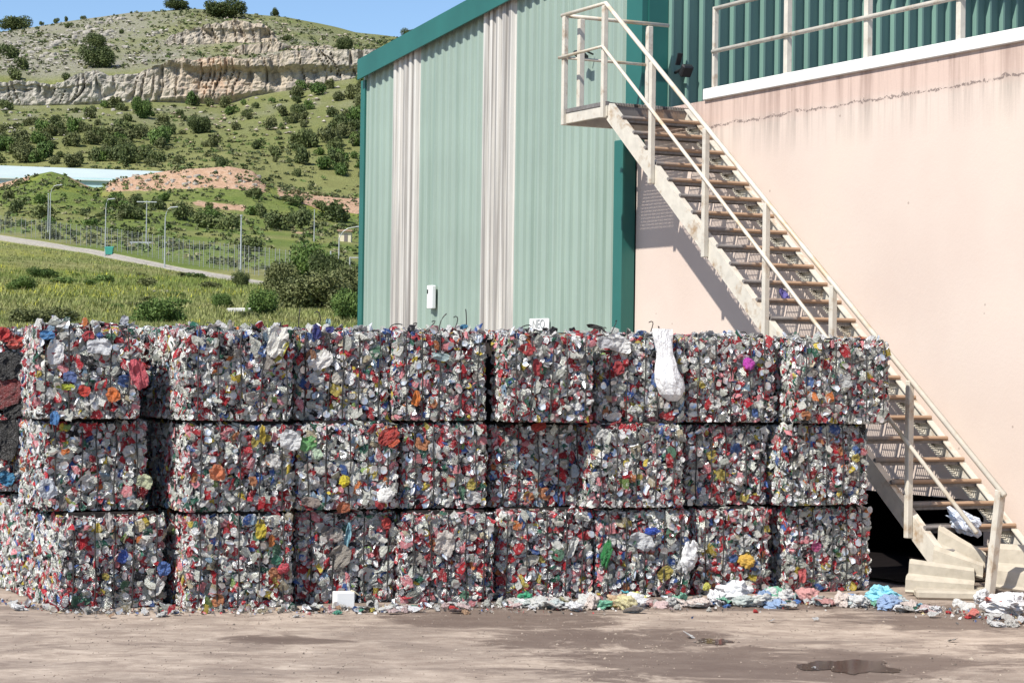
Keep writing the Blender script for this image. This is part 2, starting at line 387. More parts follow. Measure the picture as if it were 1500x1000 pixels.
def terrain_arrays():
    xs = np.concatenate([np.arange(-2200, -200, 40), np.arange(-200, 640, 3), np.arange(640, 2600, 60)]).astype(float)
    Yr = np.array([np.interp(xs, *a) for a, b in ROWS]); yr = np.array([np.interp(xs, *b) for a, b in ROWS])
    t = np.arange(len(ROWS)); SUB = 12
    tf = np.linspace(0, len(ROWS) - 1, (len(ROWS) - 1) * SUB + 1)
    P = np.zeros((len(ROWS), len(xs), 3))
    for j, x in enumerate(xs):
        a = (x - 750) / FPX
        for i in range(len(ROWS)):
            Y = Yr[i, j]; y = yr[i, j]
            d = ray(x, y); k = Y / d[1]; p = CAM + d * k
            if i == 0: p[2] = -0.03
            P[i, j] = p
    # smooth in-between (Catmull-like in distance: linear with eased corners)
    Pf = np.zeros((len(tf), len(xs), 3))
    for c in range(3):
        for j in range(len(xs)):
            Pf[:, j, c] = np.interp(tf, t, P[:, j, c])
    # ease the profile corners a little, except the cliff
    Z = Pf[:, :, 2]
    for _ in range(6):
        Z2 = Z.copy(); Z2[1:-1] = (Z[:-2] + 2 * Z[1:-1] + Z[2:]) / 4
        keep = (tf > 14.6) & (tf < 16.4); Z2[keep] = Z[keep]; Z2[0] = Z[0]; Z = Z2
    amp = np.interp(tf, [0, 1, 3, 5, 6, 7, 9, 10, 11, 13, 14, 15, 17, 19, 20], [0, .25, .35, .12, .12, .4, .9, .8, .6, 1.4, 2.2, 1.2, 1.6, .8, 2])[:, None]
    sc = np.interp(tf, [0, 3, 6, 13, 20], [.12, .08, .06, .035, .03])[:, None]
    Z = Z + amp * fbm(Pf[:, :, 0] * sc, Pf[:, :, 1] * sc, 0, 5, 3)
    Pf[:, :, 2] = Z
    return xs, tf, Pf
TX, TF, TP = terrain_arrays()
def terr_at(xpix, ypix, rmin=0.3, rmax=20.0):
    """first place along the sight line, from row rmin on, where the sheet meets the pixel"""
    j = int(np.argmin(abs(TX - xpix))); idx = np.where((TF >= rmin) & (TF <= rmax))[0]
    best = None
    for i in idx:
        p = TP[i, j]; y = proj(p)[1]
        if y <= ypix: return p.copy()
        if best is None or y < best[0]: best = (y, p)
    return best[1].copy()
def terr_row(xpix, row):
    j = int(np.argmin(abs(TX - xpix))); i = int(np.argmin(abs(TF - row))); return TP[i, j].copy()

def build_terrain():
    nr, nc = TP.shape[:2]
    V = TP.reshape(-1, 3)
    i, j = np.meshgrid(np.arange(nr - 1), np.arange(nc - 1), indexing='ij')
    a = (i * nc + j).ravel(); T = np.stack([a, a + 1, a + nc + 1, a + nc], 1)
    me = np_mesh('terrain', V, T, True)
    # what the ground is made of: r = bare orange earth, g = stony, b = lush / yellow flowers
    X = V[:, 0]; Y = V[:, 1]
    row = np.repeat(TF, nc); xp = np.tile(TX, nr)
    n1 = fbm(X * .05, Y * .05, 0, 4, 11); n2 = fbm(X * .15, Y * .15, 0, 3, 17)
    def band(c, w): return np.clip(1 - abs(row - c) / w, 0, 1)
    earth = np.zeros(len(V))
    e1 = np.clip((xp - 150) / 12, 0, 1) * np.clip((395 - xp) / 12, 0, 1) * np.clip((row - 9.95) / .25, 0, 1) * (row < 12.6)
    e2 = np.clip((xp - 400) / 15, 0, 1) * np.clip((row - 10.05) / .2, 0, 1) * (row < 12.6)
    e3 = (np.clip((48 - xp) / 10, 0, 1)) * np.clip((row - 10.35) / .3, 0, 1) * (row < 12.2) * np.clip((xp + 60) / 20, 0, 1)
    e4 = np.clip((xp - 98) / 6, 0, 1) * np.clip((133 - xp) / 6, 0, 1) * np.clip((row - 10.7) / .2, 0, 1) * (row < 12)
    e5 = .8 * np.clip((xp - 270) / 20, 0, 1) * np.clip((375 - xp) / 20, 0, 1) * band(9.25, .3)
    e6 = .6 * np.clip((xp - 415) / 15, 0, 1) * np.clip((470 - xp) / 15, 0, 1) * band(8.0, .3)
    earth = np.clip(np.maximum.reduce([e1, e2, e3, e4, e5, e6]) + .25 * n2 * (earth > 0), 0, 1)
    path = np.clip(1 - abs(row - 5.5) / .62, 0, 1)
    path = np.clip((.5 - abs(row - 5.5)) * 9, 0, 1)
    stony = np.clip((row - 15.9) / .3, 0, 1) * np.clip(.75 + 1.0 * n1 + (250 - xp) / 600, 0, 1) * (1 - .6 * np.clip((row - 17.5), 0, 1) * np.clip((xp - 180) / 100, 0, 1))
    stony = np.maximum(stony, .6 * band(14.7, .6) * np.clip(.4 + n2 * 1.5, 0, 1))
    lush = np.clip(.45 + 1.2 * n1 + .2 * n2, 0, 1) * np.clip(np.where(row < 6, .9, np.where(row < 11.6, 1.25, .35)), 0, 1.3)
    yellow = np.clip((fbm(X * .035, Y * .09, 0, 4, 23) - .05) * 4, 0, 1) * np.clip((5 - row) / .6, 0, 1) * np.clip((row - 1.2), 0, 1)
    yellow = np.maximum(yellow, np.clip((fbm(X * .05, Y * .06, 0, 4, 29) - .25) * 4, 0, 1) * ((row > 7) & (row < 11)) * .6)
    yellow = np.maximum(yellow, np.clip(1 - np.hypot((xp - 465) / 40, (row - 2.55) / .55), 0, 1) * 2.2)
    yellow = np.clip(yellow, 0, 1); lush = np.where((row > 8.5) & (row < 11.9) & (xp < 150), 1.6, lush)
    for nm, arr in (('mask_a', np.stack([earth, stony, lush, np.ones_like(lush)], 1)), ('mask_b', np.stack([yellow, path, np.clip((row - 12.5) / 1.5, 0, 1), np.ones_like(lush)], 1))):
        at = me.attributes.new(nm, 'FLOAT_COLOR', 'POINT'); at.data.foreach_set('color', arr.astype(np.float32).ravel())
    m, nt, N, L, P = new_mat('grassland')
    A = N.new('ShaderNodeAttribute'); A.attribute_name = 'mask_a'; B = N.new('ShaderNodeAttribute'); B.attribute_name = 'mask_b'
    sa = N.new('ShaderNodeSeparateColor'); L.new(A.outputs['Color'], sa.inputs[0]); sb = N.new('ShaderNodeSeparateColor'); L.new(B.outputs['Color'], sb.inputs[0])
    tc = N.new('ShaderNodeTexCoord'); v = tc.outputs['Object']
    f = noise_node(N, L, v, .12, 8, .7); f2 = noise_node(N, L, v, .9, 6, .7); f3 = noise_node(N, L, v, 2.5, 4, .7)
    dry = ramp(N, L, f, [(.35, (.21, .21, .075)), (.6, (.31, .30, .125))])
    green = ramp(N, L, f2, [(.35, (.11, .155, .038)), (.65, (.205, .255, .065))])
    c = mix(N, L, math_n(N, L, 'MULTIPLY_ADD', math_n(N, L, 'SUBTRACT', f, .5), 1.6, sa.outputs[2], clamp=True), dry, green)
    hillg = ramp(N, L, f2, [(.3, (.105, .125, .042)), (.5, (.165, .185, .066)), (.7, (.23, .235, .10))])
    c = mix(N, L, math_n(N, L, 'MULTIPLY', sb.outputs[2], .75), c, hillg)
    ym = math_n(N, L, 'MULTIPLY', math_n(N, L, 'MULTIPLY', sb.outputs[0], .8), ramp(N, L, f2, [(.35, g(.15)), (.65, g(1))]))
    c = mix(N, L, ym, c, (.36, .36, .05))
    rock = ramp(N, L, f2, [(.35, (.20, .185, .16)), (.7, (.40, .375, .33))])
    rm = math_n(N, L, 'MULTIPLY', sa.outputs[1], ramp(N, L, f3, [(.38, g(0.15)), (.55, g(1))]))
    c = mix(N, L, rm, c, rock)
    ear = ramp(N, L, f2, [(.3, (.38, .24, .155)), (.5, (.52, .335, .22)), (.72, (.58, .44, .33))])
    c = mix(N, L, ramp(N, L, math_n(N, L, 'ADD', sa.outputs[0], math_n(N, L, 'MULTIPLY', math_n(N, L, 'SUBTRACT', f2, .5), .8)), [(.4, g(0)), (.55, g(1))]), c, ear)
    c = mix(N, L, ramp(N, L, sb.outputs[1], [(.3, g(0)), (.6, g(1))]), c, ramp(N, L, f3, [(.3, (.34, .31, .27)), (.7, (.46, .43, .38))]))
    L.new(c, P.inputs['Base Color']); P.inputs['Roughness'].default_value = .95; P.inputs['Specular IOR Level'].default_value = .1
    bump(N, L, P, math_n(N, L, 'ADD', f2, f3), .9, .5)
    o = link('hillside', me, m); tag(o, kind='structure'); return o
terrain = build_terrain()

yard = MB(); yard.add([(-160, -120, 0), (160, -120, 0), (160, 46, 0), (-160, 46, 0)], [(0, 1, 2, 3)])
yard_o = yard.build('yard_ground', MT['yard']); tag(yard_o, kind='structure')

# ------------------------------------------------------------------ the cliff band and rock outcrops on the hill
def rock_mat():
    m, nt, N, L, P = new_mat('limestone')
    tc = N.new('ShaderNodeTexCoord'); v = tc.outputs['Object']
    f = noise_node(N, L, v, .05, 5, .6); f2 = noise_node(N, L, v, .35, 7, .7); st = noise_node(N, L, mapped(N, L, (.5, .5, .12)), 1.2, 6, .7)
    c = ramp(N, L, f2, [(.3, (.30, .275, .235)), (.55, (.44, .41, .355)), (.75, (.55, .515, .46))])
    sp = N.new('ShaderNodeSeparateXYZ'); L.new(v, sp.inputs[0])
    ox = math_n(N, L, 'SUBTRACT', 1.0, math_n(N, L, 'POWER', math_n(N, L, 'DIVIDE', math_n(N, L, 'ADD', sp.outputs[0], 96.0), 13.0), 2), clamp=True)
    c = mix(N, L, math_n(N, L, 'MULTIPLY', math_n(N, L, 'SUBTRACT', 1.0, math_n(N, L, 'POWER', math_n(N, L, 'DIVIDE', math_n(N, L, 'ADD', sp.outputs[0], 88.0), 42.0), 2), clamp=True), .55), c, (.46, .36, .25))
    ox = math_n(N, L, 'MULTIPLY', ox, math_n(N, L, 'LESS_THAN', sp.outputs[2], 101.0))
    c = mix(N, L, ramp(N, L, st, [(.46, g(0)), (.62, g(.8))]), c, (.16, .15, .14))
    c = mix(N, L, math_n(N, L, 'MULTIPLY', ox, ramp(N, L, f2, [(.42, g(0)), (.66, g(.6))])), c, (.50, .30, .18))
    L.new(c, P.inputs['Base Color']); P.inputs['Roughness'].default_value = .95; P.inputs['Specular IOR Level'].default_value = .1
    bump(N, L, P, f2, .8, .6); return m
MT['rock'] = rock_mat()
def cliff_strip(name, xs, foot, top, Y, depth_amp, seed, back=8.0, nv=26):
    rows = []
    nx = len(xs)
    for k in range(nv + 4):
        t = min(k / nv, 1.0); line = []
        for j, x in enumerate(xs):
            yf = np.interp(x, *foot); yt = np.interp(x, *top)
            yf += 9.0; p0 = at_depth(x, yf, Y); p1 = at_depth(x, yt, Y)
            p = p0 * (1 - t) + p1 * t
            h = max(p1[2] - p0[2], .01)
            if k > nv:  # cap running back into the hill
                q = (k - nv) / 3; p = p1 + np.array([0, back * q, .3 - q * .6])
            line.append(p)
        rows.append(line)
    A = np.array(rows)                                    # (nv+4, nx, 3)
    X = A[:, :, 0]; Zr = A[:, :, 2]; t = (np.minimum(np.arange(nv + 4) / nv, 1))[:, None] * np.ones((1, nx))
    warp = 1.5 * fbm(X * .05, Zr * .08, 0, 2, seed + 5)
    cols = fbm(X * .22 + warp, Zr * .03, 0, 4, seed)
    fiss = -np.clip(1 - np.abs(vnoise(X * .5 + warp * 1.3, Zr * .03, 0, seed + 9)) * 6, 0, 1)     # vertical fissures
    fiss2 = -np.clip(1 - np.abs(vnoise(X * .12 + warp, Zr * .02, 0, seed + 12)) * 9, 0, 1)
    strata = np.round(2.5 * vnoise(X * .012, Zr * .42, 0, seed + 2)) / 2.5
    fine = fbm(X * .8, Zr * .8, 0, 4, seed + 3)
    face = np.ones(nv + 4); face[nv + 1:] = [.4, .1, 0]; face[:nv + 1] = np.clip(np.arange(nv + 1) / nv * 4 - .4, 0, 1)
    disp = (cols * .55 + strata * .75 + fiss * .75 + fiss2 * .9 + fine * .35) * depth_amp
    A[:, :, 1] += -disp * face[:, None] + 4 * np.clip(.2 - t, 0, 1) * 5 * .5
    notch = np.clip(vnoise(X * .11, X * 0 + 7.7, 0, seed + 20) * 2.2, -1, 1)
    A[:, :, 2] += (t ** 2) * (fine * .5 + cols * .3 + notch * depth_amp * .3)
    nr = nv + 4; i, j = np.meshgrid(np.arange(nr - 1), np.arange(nx - 1), indexing='ij')
    a = (i * nx + j).ravel(); T = np.stack([a, a + 1, a + nx + 1, a + nx], 1)
    o = link(name, np_mesh(name, A.reshape(-1, 3), T, False), MT['rock']); tag(o, kind='structure'); return o
cliff_strip('cliff', np.arange(-160, 640, 2.2), CP((-200, 168), (0, 153), (140, 150), (260, 149), (330, 149), (370, 137), (430, 131), (530, 111), (600, 103)),
            CP((-200, 135), (0, 120), (60, 124), (140, 105), (190, 106), (240, 96), (270, 86), (300, 80), (350, 86), (400, 78), (450, 76), (545, 73), (600, 74)), 692, 2.6, 41)
cliff_strip('rock_outcrop', np.arange(236, 408, 2.0), CP((236, 70), (300, 66), (400, 66), (410, 64)), CP((236, 70), (248, 48), (290, 38), (340, 29), (385, 33), (400, 46), (410, 64)), 770, 2.3, 61, 6, 14)
cliff_strip('rock_outcrop', np.arange(322, 520, 2.0), CP((320, 86), (400, 83), (520, 79)), CP((320, 86), (345, 72), (420, 64), (480, 65), (520, 79)), 735, 2.0, 77, 5, 10)

def rock_mesh(seed, n=8):
    r = np.random.default_rng(seed); lat = n; lon = 10; V = []; T = []
    for i in range(lat + 1):
        for j in range(lon):
            th = math.pi * i / lat; ph = 2 * math.pi * j / lon
            p = np.array([math.sin(th) * math.cos(ph), math.sin(th) * math.sin(ph), math.cos(th)])
            p = np.sign(p) * np.abs(p) ** .7
            p *= 1 + .32 * float(fbm(p[0] * 1.3 + seed, p[1] * 1.3, p[2] * 1.3, 3, seed)); V.append(p)
    for i in range(lat):
        for j in range(lon): T.append((i * lon + j, i * lon + (j + 1) % lon, (i + 1) * lon + (j + 1) % lon, (i + 1) * lon + j))
    me = np_mesh('rock', np.array(V), T, False); me.materials.append(MT['rock']); return me
ROCKS = [rock_mesh(100 + k) for k in range(5)]
def place_rock(x, y, w, h, rmin, rmax):
    p = terr_at(x, y, rmin, rmax); k = p[1] / FPX
    o = link('rock', ROCKS[random.randrange(5)], None, terrain, tuple(p), (random.uniform(-.2, .2), random.uniform(-.2, .2), random.uniform(0, 6.28)), (w * k * .5, w * k * .4, h * k * .6))
for k in range(46):
    place_rock(random.uniform(-10, 240), random.uniform(45, 100), random.uniform(5, 15), random.uniform(3, 8), 16.2, 19)
for k in range(26):   # the pale ridge running up to the skyline
    t = k / 25; place_rock(75 + 100 * t + random.uniform(-5, 5), 70 - 42 * t + random.uniform(-5, 5), random.uniform(6, 15), random.uniform(4, 9), 16.2, 19)
for k in range(30):
    place_rock(random.uniform(0, 560), random.uniform(140, 175), random.uniform(4, 10), random.uniform(3, 6), 13.8, 15.2)
for k in range(34):   # rubble on the orange bank
    place_rock(random.uniform(155, 400), random.uniform(252, 278), random.uniform(4, 11), random.uniform(3, 6), 9.9, 11.3)
for k in range(8):
    place_rock(random.uniform(222, 246), random.uniform(424, 432), random.uniform(5, 10), random.uniform(3, 6), 2.5, 5)

# ------------------------------------------------------------------ bushes and trees
def leaf_mat(name, a, b, c_):
    m, nt, N, L, P = new_mat(name)
    at = N.new('ShaderNodeAttribute'); at.attribute_name = 'tint'
    oi = N.new('ShaderNodeObjectInfo')
    fac = math_n(N, L, 'ADD', at.outputs['Fac'], math_n(N, L, 'MULTIPLY', math_n(N, L, 'SUBTRACT', oi.outputs['Random'], .5), .35), clamp=True)
    L.new(ramp(N, L, fac, [(.1, a), (.5, b), (.9, c_)]), P.inputs['Base Color']); P.inputs['Roughness'].default_value = .65; P.inputs['Specular IOR Level'].default_value = .25
    return m
MT['leaf_dark'] = leaf_mat('dark_evergreen_leaves', (.046, .066, .022), (.085, .110, .036), (.138, .160, .056))
MT['leaf_olive'] = leaf_mat('olive_leaves', (.062, .074, .028), (.102, .116, .042), (.155, .166, .066))
MT['leaf_green'] = leaf_mat('fresh_green_leaves', (.042, .078, .018), (.080, .135, .030), (.145, .21, .052))
MT['bark'] = simple('bark', (.09, .07, .05), .9)
def bush_mesh(name, nleaf, seed, lobes=7, leaf=.13, mat='leaf_dark', flat=.75):
    r = np.random.default_rng(seed)
    C = np.stack([r.uniform(-.62, .62, lobes), r.uniform(-.62, .62, lobes), r.uniform(.3, .72, lobes)], 1); C[0] = (0, 0, .5)
    Rr = r.uniform(.24, .46, lobes); Rr[0] = .5
    k = r.choice(lobes, nleaf, p=Rr**2 / (Rr**2).sum())
    d = r.normal(size=(nleaf, 3)); d /= np.linalg.norm(d, axis=1)[:, None]
    rad = Rr[k] * (r.uniform(.55, 1.08, nleaf))
    c = C[k] + d * rad[:, None]; c[:, 2] *= flat * 1.25; c = c[c[:, 2] > .0]; nleaf = len(c); d = d[:nleaf]
    nrm = d + r.normal(size=(nleaf, 3)) * .7 + np.array([0, 0, .3]); nrm /= np.linalg.norm(nrm, axis=1)[:, None]
    a = np.cross(nrm, r.normal(size=(nleaf, 3))); a /= np.linalg.norm(a, axis=1)[:, None]; b = np.cross(nrm, a)
    sz = r.uniform(.6, 1.3, nleaf)[:, None] * leaf
    V = np.stack([c - a * sz * .5, c + b * sz * .32, c + a * sz * .55, c - b * sz * .32], 1).reshape(-1, 3)
    T = np.arange(nleaf * 4).reshape(-1, 4)
    tint = np.clip(.5 + .28 * vnoise(c[:, 0] * 4, c[:, 1] * 4, c[:, 2] * 4, seed) + r.normal(0, .14, nleaf), 0, 1)
    me = np_mesh(name, V, T, False, np.stack([tint] * 3 + [np.ones(nleaf)], 1)); me.materials.append(MT[mat]); return me
KINDS = {}
for mat in ('leaf_dark', 'leaf_olive', 'leaf_green'):
    KINDS[mat] = {'far': [bush_mesh('foliage', 1000, 200 + q, 7, .17, mat) for q in range(4)],
                  'near': [bush_mesh('foliage', 6500, 300 + q, 13, .085, mat) for q in range(3)]}
def stem_mesh(seed):
    r = random.Random(seed); mb = MB()
    for k in range(4):
        a = r.uniform(0, 6.28); e = (math.cos(a) * .4, math.sin(a) * .4, r.uniform(.5, .75))
        mb.tube([(0, 0, -.08), (e[0] * .35, e[1] * .35, .25), e], [.06, .04, .015], 5)
    me = mb.mesh('stem'); me.materials.append(MT['bark']); return me
STEMS = [stem_mesh(k) for k in range(3)]
def far_bush(x, y, w, h, mat, label, group, rmin, rmax):
    p = terr_at(x, y, rmin, rmax); k = p[1] / FPX
    o = link('bush', random.choice(KINDS[mat]['far']), None, None, (p[0], p[1], p[2] - .04 * h * k), (0, 0, random.uniform(0, 6.28)), (w * k * .5, w * k * .5, h * k * .95))
    tag(o, label, 'bush', group)
def near_bush(x, y, w, h, mat, label, group, rmin, rmax, name='shrub'):
    p = terr_at(x, y, rmin, rmax); k = p[1] / FPX
    e = empty(name, (p[0], p[1], p[2] - .05 * h * k), random.uniform(0, 6.28)); tag(e, label, 'shrub' if name == 'shrub' else 'tree', group)
    sc = (w * k * .5, w * k * .5, h * k * .95)
    link('foliage' if name == 'shrub' else 'crown', random.choice(KINDS[mat]['near']), None, e, scale=sc)
    link('stem' if name == 'shrub' else 'trunk', random.choice(STEMS), None, e, scale=sc)
D, O_, G_ = 'leaf_dark', 'leaf_olive', 'leaf_green'
HC = 'trees along the hilltop'
for x, y, w, h, l in ((18, 44, 56, 24, 'broad dark tree clump on the hilltop skyline beyond the pale rock ridge'),
                      (260, 13, 56, 16, 'flat-topped dark tree crowning the highest point of the hill'),
                      (330, 27, 72, 30, 'largest dark round tree just below the hilltop'),
                      (404, 21, 17, 12, 'small lone round tree on the bare skyline past the largest hilltop tree'),
                      (605, 50, 30, 16, 'low dark tree on the skyline just above the green roof edge'),
                      (505, 77, 28, 24, 'round dark tree standing on the cliff top where the cliff meets the warehouse roof')):
    near_bush(x, y, w, h, D, l, HC, 15.9, 19.4, 'tree')
for x, y, w, h, l in ((150, 99, 62, 36, 'large round dark bush on the stony slope above the cliff'),
                      (140, 70, 40, 22, 'dark bush directly uphill of the large round one above the cliff'),
                      (207, 174, 36, 34, 'bright green round bush at the foot of the cliff'),
                      (292, 195, 42, 30, 'broad dark green bush below the orange part of the cliff'),
                      (190, 235, 34, 28, 'dark brown-green bush above the long pale roof')):
    near_bush(x, y, w, h, G_ if 'bright' in l else D, l, None, 13 if y > 110 else 15.9, 15 if y > 110 else 19)
for x, y, w, h in ((82, 30, 14, 9), (98, 27, 9, 9), (121, 21, 12, 6), (15, 88, 32, 26), (35, 103, 26, 22), (22, 125, 30, 20), (60, 38, 9, 7), (100, 42, 14, 10), (98, 118, 18, 12), (292, 62, 16, 14), (178, 50, 10, 8), (215, 52, 8, 6), (420, 62, 22, 10)):
    far_bush(x, y, w, h, D, 'small dark bush on the upper hill above the cliff', 'bushes above the cliff', 15.9, 19.6)
MN = {D: 'dark green', O_: 'olive', G_: 'fresh green'}
slope = []
for k in range(72): slope.append((random.uniform(-10, 250), random.gauss(222, 18)))
for k in range(60): slope.append((random.uniform(400, 545), random.uniform(118, 262)))
for k in range(50): slope.append((random.uniform(0, 540), random.uniform(158, 280)))
for k in range(16): slope.append((random.uniform(150, 480), random.uniform(145, 165)))
for x, y in slope:
    if y > 248 and x < 420: y = random.uniform(165, 245)
    y = min(max(y, np.interp(x, [0, 330, 530], [158, 158, 122])), 282)
    w = random.uniform(11, 28) * (1.35 if (x < 240 and y > 195) or x > 430 else 1); m_ = random.choice((D, D, O_, O_, G_)); zn = 'just under the cliff foot' if y < np.interp(x, [0, 330, 530], [178, 178, 145]) else ('behind the long pale shed' if x < 250 else ('beside the warehouse roof edge' if x > 430 else 'above the orange earth bank'))
    far_bush(x, y, w, w * random.uniform(.6, .9), m_,
             f'{MN[m_]} scrub bush on the slope {zn}', f'{MN[m_]} scrub on the slope {zn}', 12.2, 15.0)
for k in range(36):   # embankment scrub
    x = random.uniform(0, 540); y = random.uniform(292, 335); w = random.uniform(14, 34)
    far_bush(x, y, w, w * random.uniform(.45, .7), random.choice((D, G_, O_, G_)), 'low bush on the grassy bank below the orange earth', 'bushes on the grassy bank', 7.2, 10.2)
for x, y, w, h in ((190, 322, 40, 28), (262, 325, 40, 30), (300, 335, 50, 26), (335, 338, 44, 26), (232, 308, 30, 20), (198, 303, 26, 22), (410, 338, 50, 30), (440, 335, 40, 34), (495, 325, 60, 34), (382, 318, 26, 24), (196, 352, 42, 20), (60, 320, 40, 24), (22, 312, 30, 24), (365, 372, 50, 26), (80, 350, 30, 16)):
    far_bush(x, y, w, h, D, 'dense dark bush beyond the wire fence', 'dense bushes beyond the fence', 6.2, 10.2)
for x, y, w, h, m_, l in ((468, 456, 126, 62, O_, 'biggest domed olive shrub between the can bales and the warehouse edge'),
                          (450, 410, 78, 60, G_, 'dark green bushy tree rising behind the biggest olive shrub'),
                          (412, 430, 68, 54, O_, 'rounded brown-olive shrub at the end of the pale path'),
                          (384, 464, 66, 42, G_, 'fresh green shrub beside the white slab in the field'),
                          (326, 452, 44, 24, G_, 'small spreading green shrub uphill of the white slab'),
                          (238, 480, 84, 46, G_, 'green shrub poking up behind the gap between two columns of bales'),
                          (352, 422, 28, 28, D, 'little grey-green shrub at the foot of a thin lamp pole'),
                          (514, 474, 70, 56, G_, 'green shrub tight against the lower corner of the warehouse'),
                          (514, 438, 80, 60, O_, 'olive shrub half hidden by the warehouse edge below the lamp'),
                          (62, 482, 120, 36, O_, 'wide low olive shrub behind the first column of bales'),
                          (30, 425, 60, 20, G_, 'low green shrub in the open field by the pale path'),
                          (66, 410, 50, 16, G_, 'low spreading weed clump in the field close under the path'),
                          (487, 398, 62, 52, D, 'dark shrub beneath the curved street lamp')):
    near_bush(x, y, w, h, m_, l, None, 1.0, 6.4 if y < 430 else 4.2)

def hill_cover():
    r = np.random.default_rng(8); n = 12000; x = r.uniform(-60, 640, n); row = r.uniform(12.3, 19, n); lo = r.uniform(0, 1, n) < .3; row[lo] = r.uniform(6.5, 11, lo.sum())
    ok = (row < 14.9) | (row > 16.2); x = x[ok]; row = row[ok]; n = len(x); dens = fbm(x * .02, row * 1.5, 0, 3, 71); k = dens > r.uniform(-.6, .3, n); x = x[k]; row = row[k]; n = len(x)
    jx = np.clip(np.searchsorted(TX, x), 0, len(TX) - 1); ir = np.clip((row * 12).astype(int), 0, len(TF) - 1); P = TP[ir, jx] + np.stack([r.uniform(-.4, .4, n), r.uniform(-2, 2, n), np.zeros(n)], 1)
    B = 14; R_ = r.uniform(.3, 1.0, n) * np.where(row < 11.5, .8, 1.1)
    d = r.normal(size=(n, B, 3)); d /= np.linalg.norm(d, axis=2)[:, :, None]; d[:, :, 2] = np.abs(d[:, :, 2]) * .7; c = P[:, None] + d * R_[:, None, None] * r.uniform(.4, 1, (n, B, 1))
    a = r.normal(size=(n, B, 3)); a /= np.linalg.norm(a, axis=2)[:, :, None]; b = np.cross(a, r.normal(size=(n, B, 3))); b /= np.linalg.norm(b, axis=2)[:, :, None]; sz = (R_[:, None, None] * .42)
    V = np.stack([c - a * sz, c + b * sz * .7, c + a * sz, c - b * sz * .7], 2).reshape(-1, 3)
    pal = np.array([(.06, .078, .026), (.11, .125, .045), (.18, .18, .075), (.10, .15, .035), (.22, .21, .11)]); col = pal[r.choice(5, n, p=[.3, .28, .14, .2, .08])]
    col = np.repeat(col[:, None], B, 1) * r.uniform(.75, 1.25, (n, B, 1)); me = np_mesh('low_scrub', V, np.arange(n * B * 4).reshape(-1, 4), False, np.concatenate([col.reshape(-1, 3), np.ones((n * B, 1))], 1))
    m, nt, N, L, Pn = new_mat('low_scrub_leaves'); at = N.new('ShaderNodeAttribute'); at.attribute_name = 'tint'; L.new(at.outputs['Color'], Pn.inputs['Base Color']); Pn.inputs['Roughness'].default_value = .8
    tag(link('low_scrub', me, m), 'low scrub and herbs covering the hillside', 'scrub', None, 'stuff')
    # loose stones
    n = 3200; x = r.uniform(-60, 560, n); row = r.uniform(16.2, 18.6, n); lo = r.uniform(0, 1, n) < .25; row[lo] = r.uniform(14.0, 14.95, lo.sum()); k = (fbm(x * .015, row * 1.2, 0, 3, 81) + (220 - x) / 700) > r.uniform(-.5, .4, n); x = x[k]; row = row[k]; n = len(x)
    jx = np.clip(np.searchsorted(TX, x), 0, len(TX) - 1); ir = np.clip((row * 12).astype(int), 0, len(TF) - 1); P = TP[ir, jx] + np.stack([r.uniform(-.4, .4, n), r.uniform(-2, 2, n), np.zeros(n)], 1)
    oc = np.array([(1, 0, 0), (-1, 0, 0), (0, 1, 0), (0, -1, 0), (0, 0, 1), (0, 0, -1)], float); F8 = np.array([(0, 2, 4), (2, 1, 4), (1, 3, 4), (3, 0, 4), (2, 0, 5), (1, 2, 5), (3, 1, 5), (0, 3, 5)])
    sc = r.uniform(.2, .9, n)[:, None, None] * r.uniform(.6, 1.4, (n, 1, 3)) * np.array([1.2, 1, .6]); an = r.uniform(0, 6.28, n); V = oc[None] * sc * r.uniform(.7, 1.3, (n, 6, 1))
    V = np.stack([V[:, :, 0] * np.cos(an)[:, None] - V[:, :, 1] * np.sin(an)[:, None], V[:, :, 0] * np.sin(an)[:, None] + V[:, :, 1] * np.cos(an)[:, None], V[:, :, 2]], 2) + P[:, None]
    tag(link('loose_stones', np_mesh('loose_stones', V.reshape(-1, 3), (F8[None] + (np.arange(n) * 6)[:, None, None]).reshape(-1, 3), False), MT['rock']), 'pale loose stones strewn over the upper hillside', 'stones', None, 'stuff')
hill_cover()
for k in range(30):
    x = random.uniform(-10, 400); y = random.uniform(405, 478); w = random.uniform(14, 46); m_ = random.choice((G_, O_, O_, G_))
    far_bush(x, y, w, w * random.uniform(.22, .4), m_, f'low {MN[m_]} weed clump in the field between the bales and the pale path', f'{MN[m_]} weed clumps in the field', .8, 4.8)
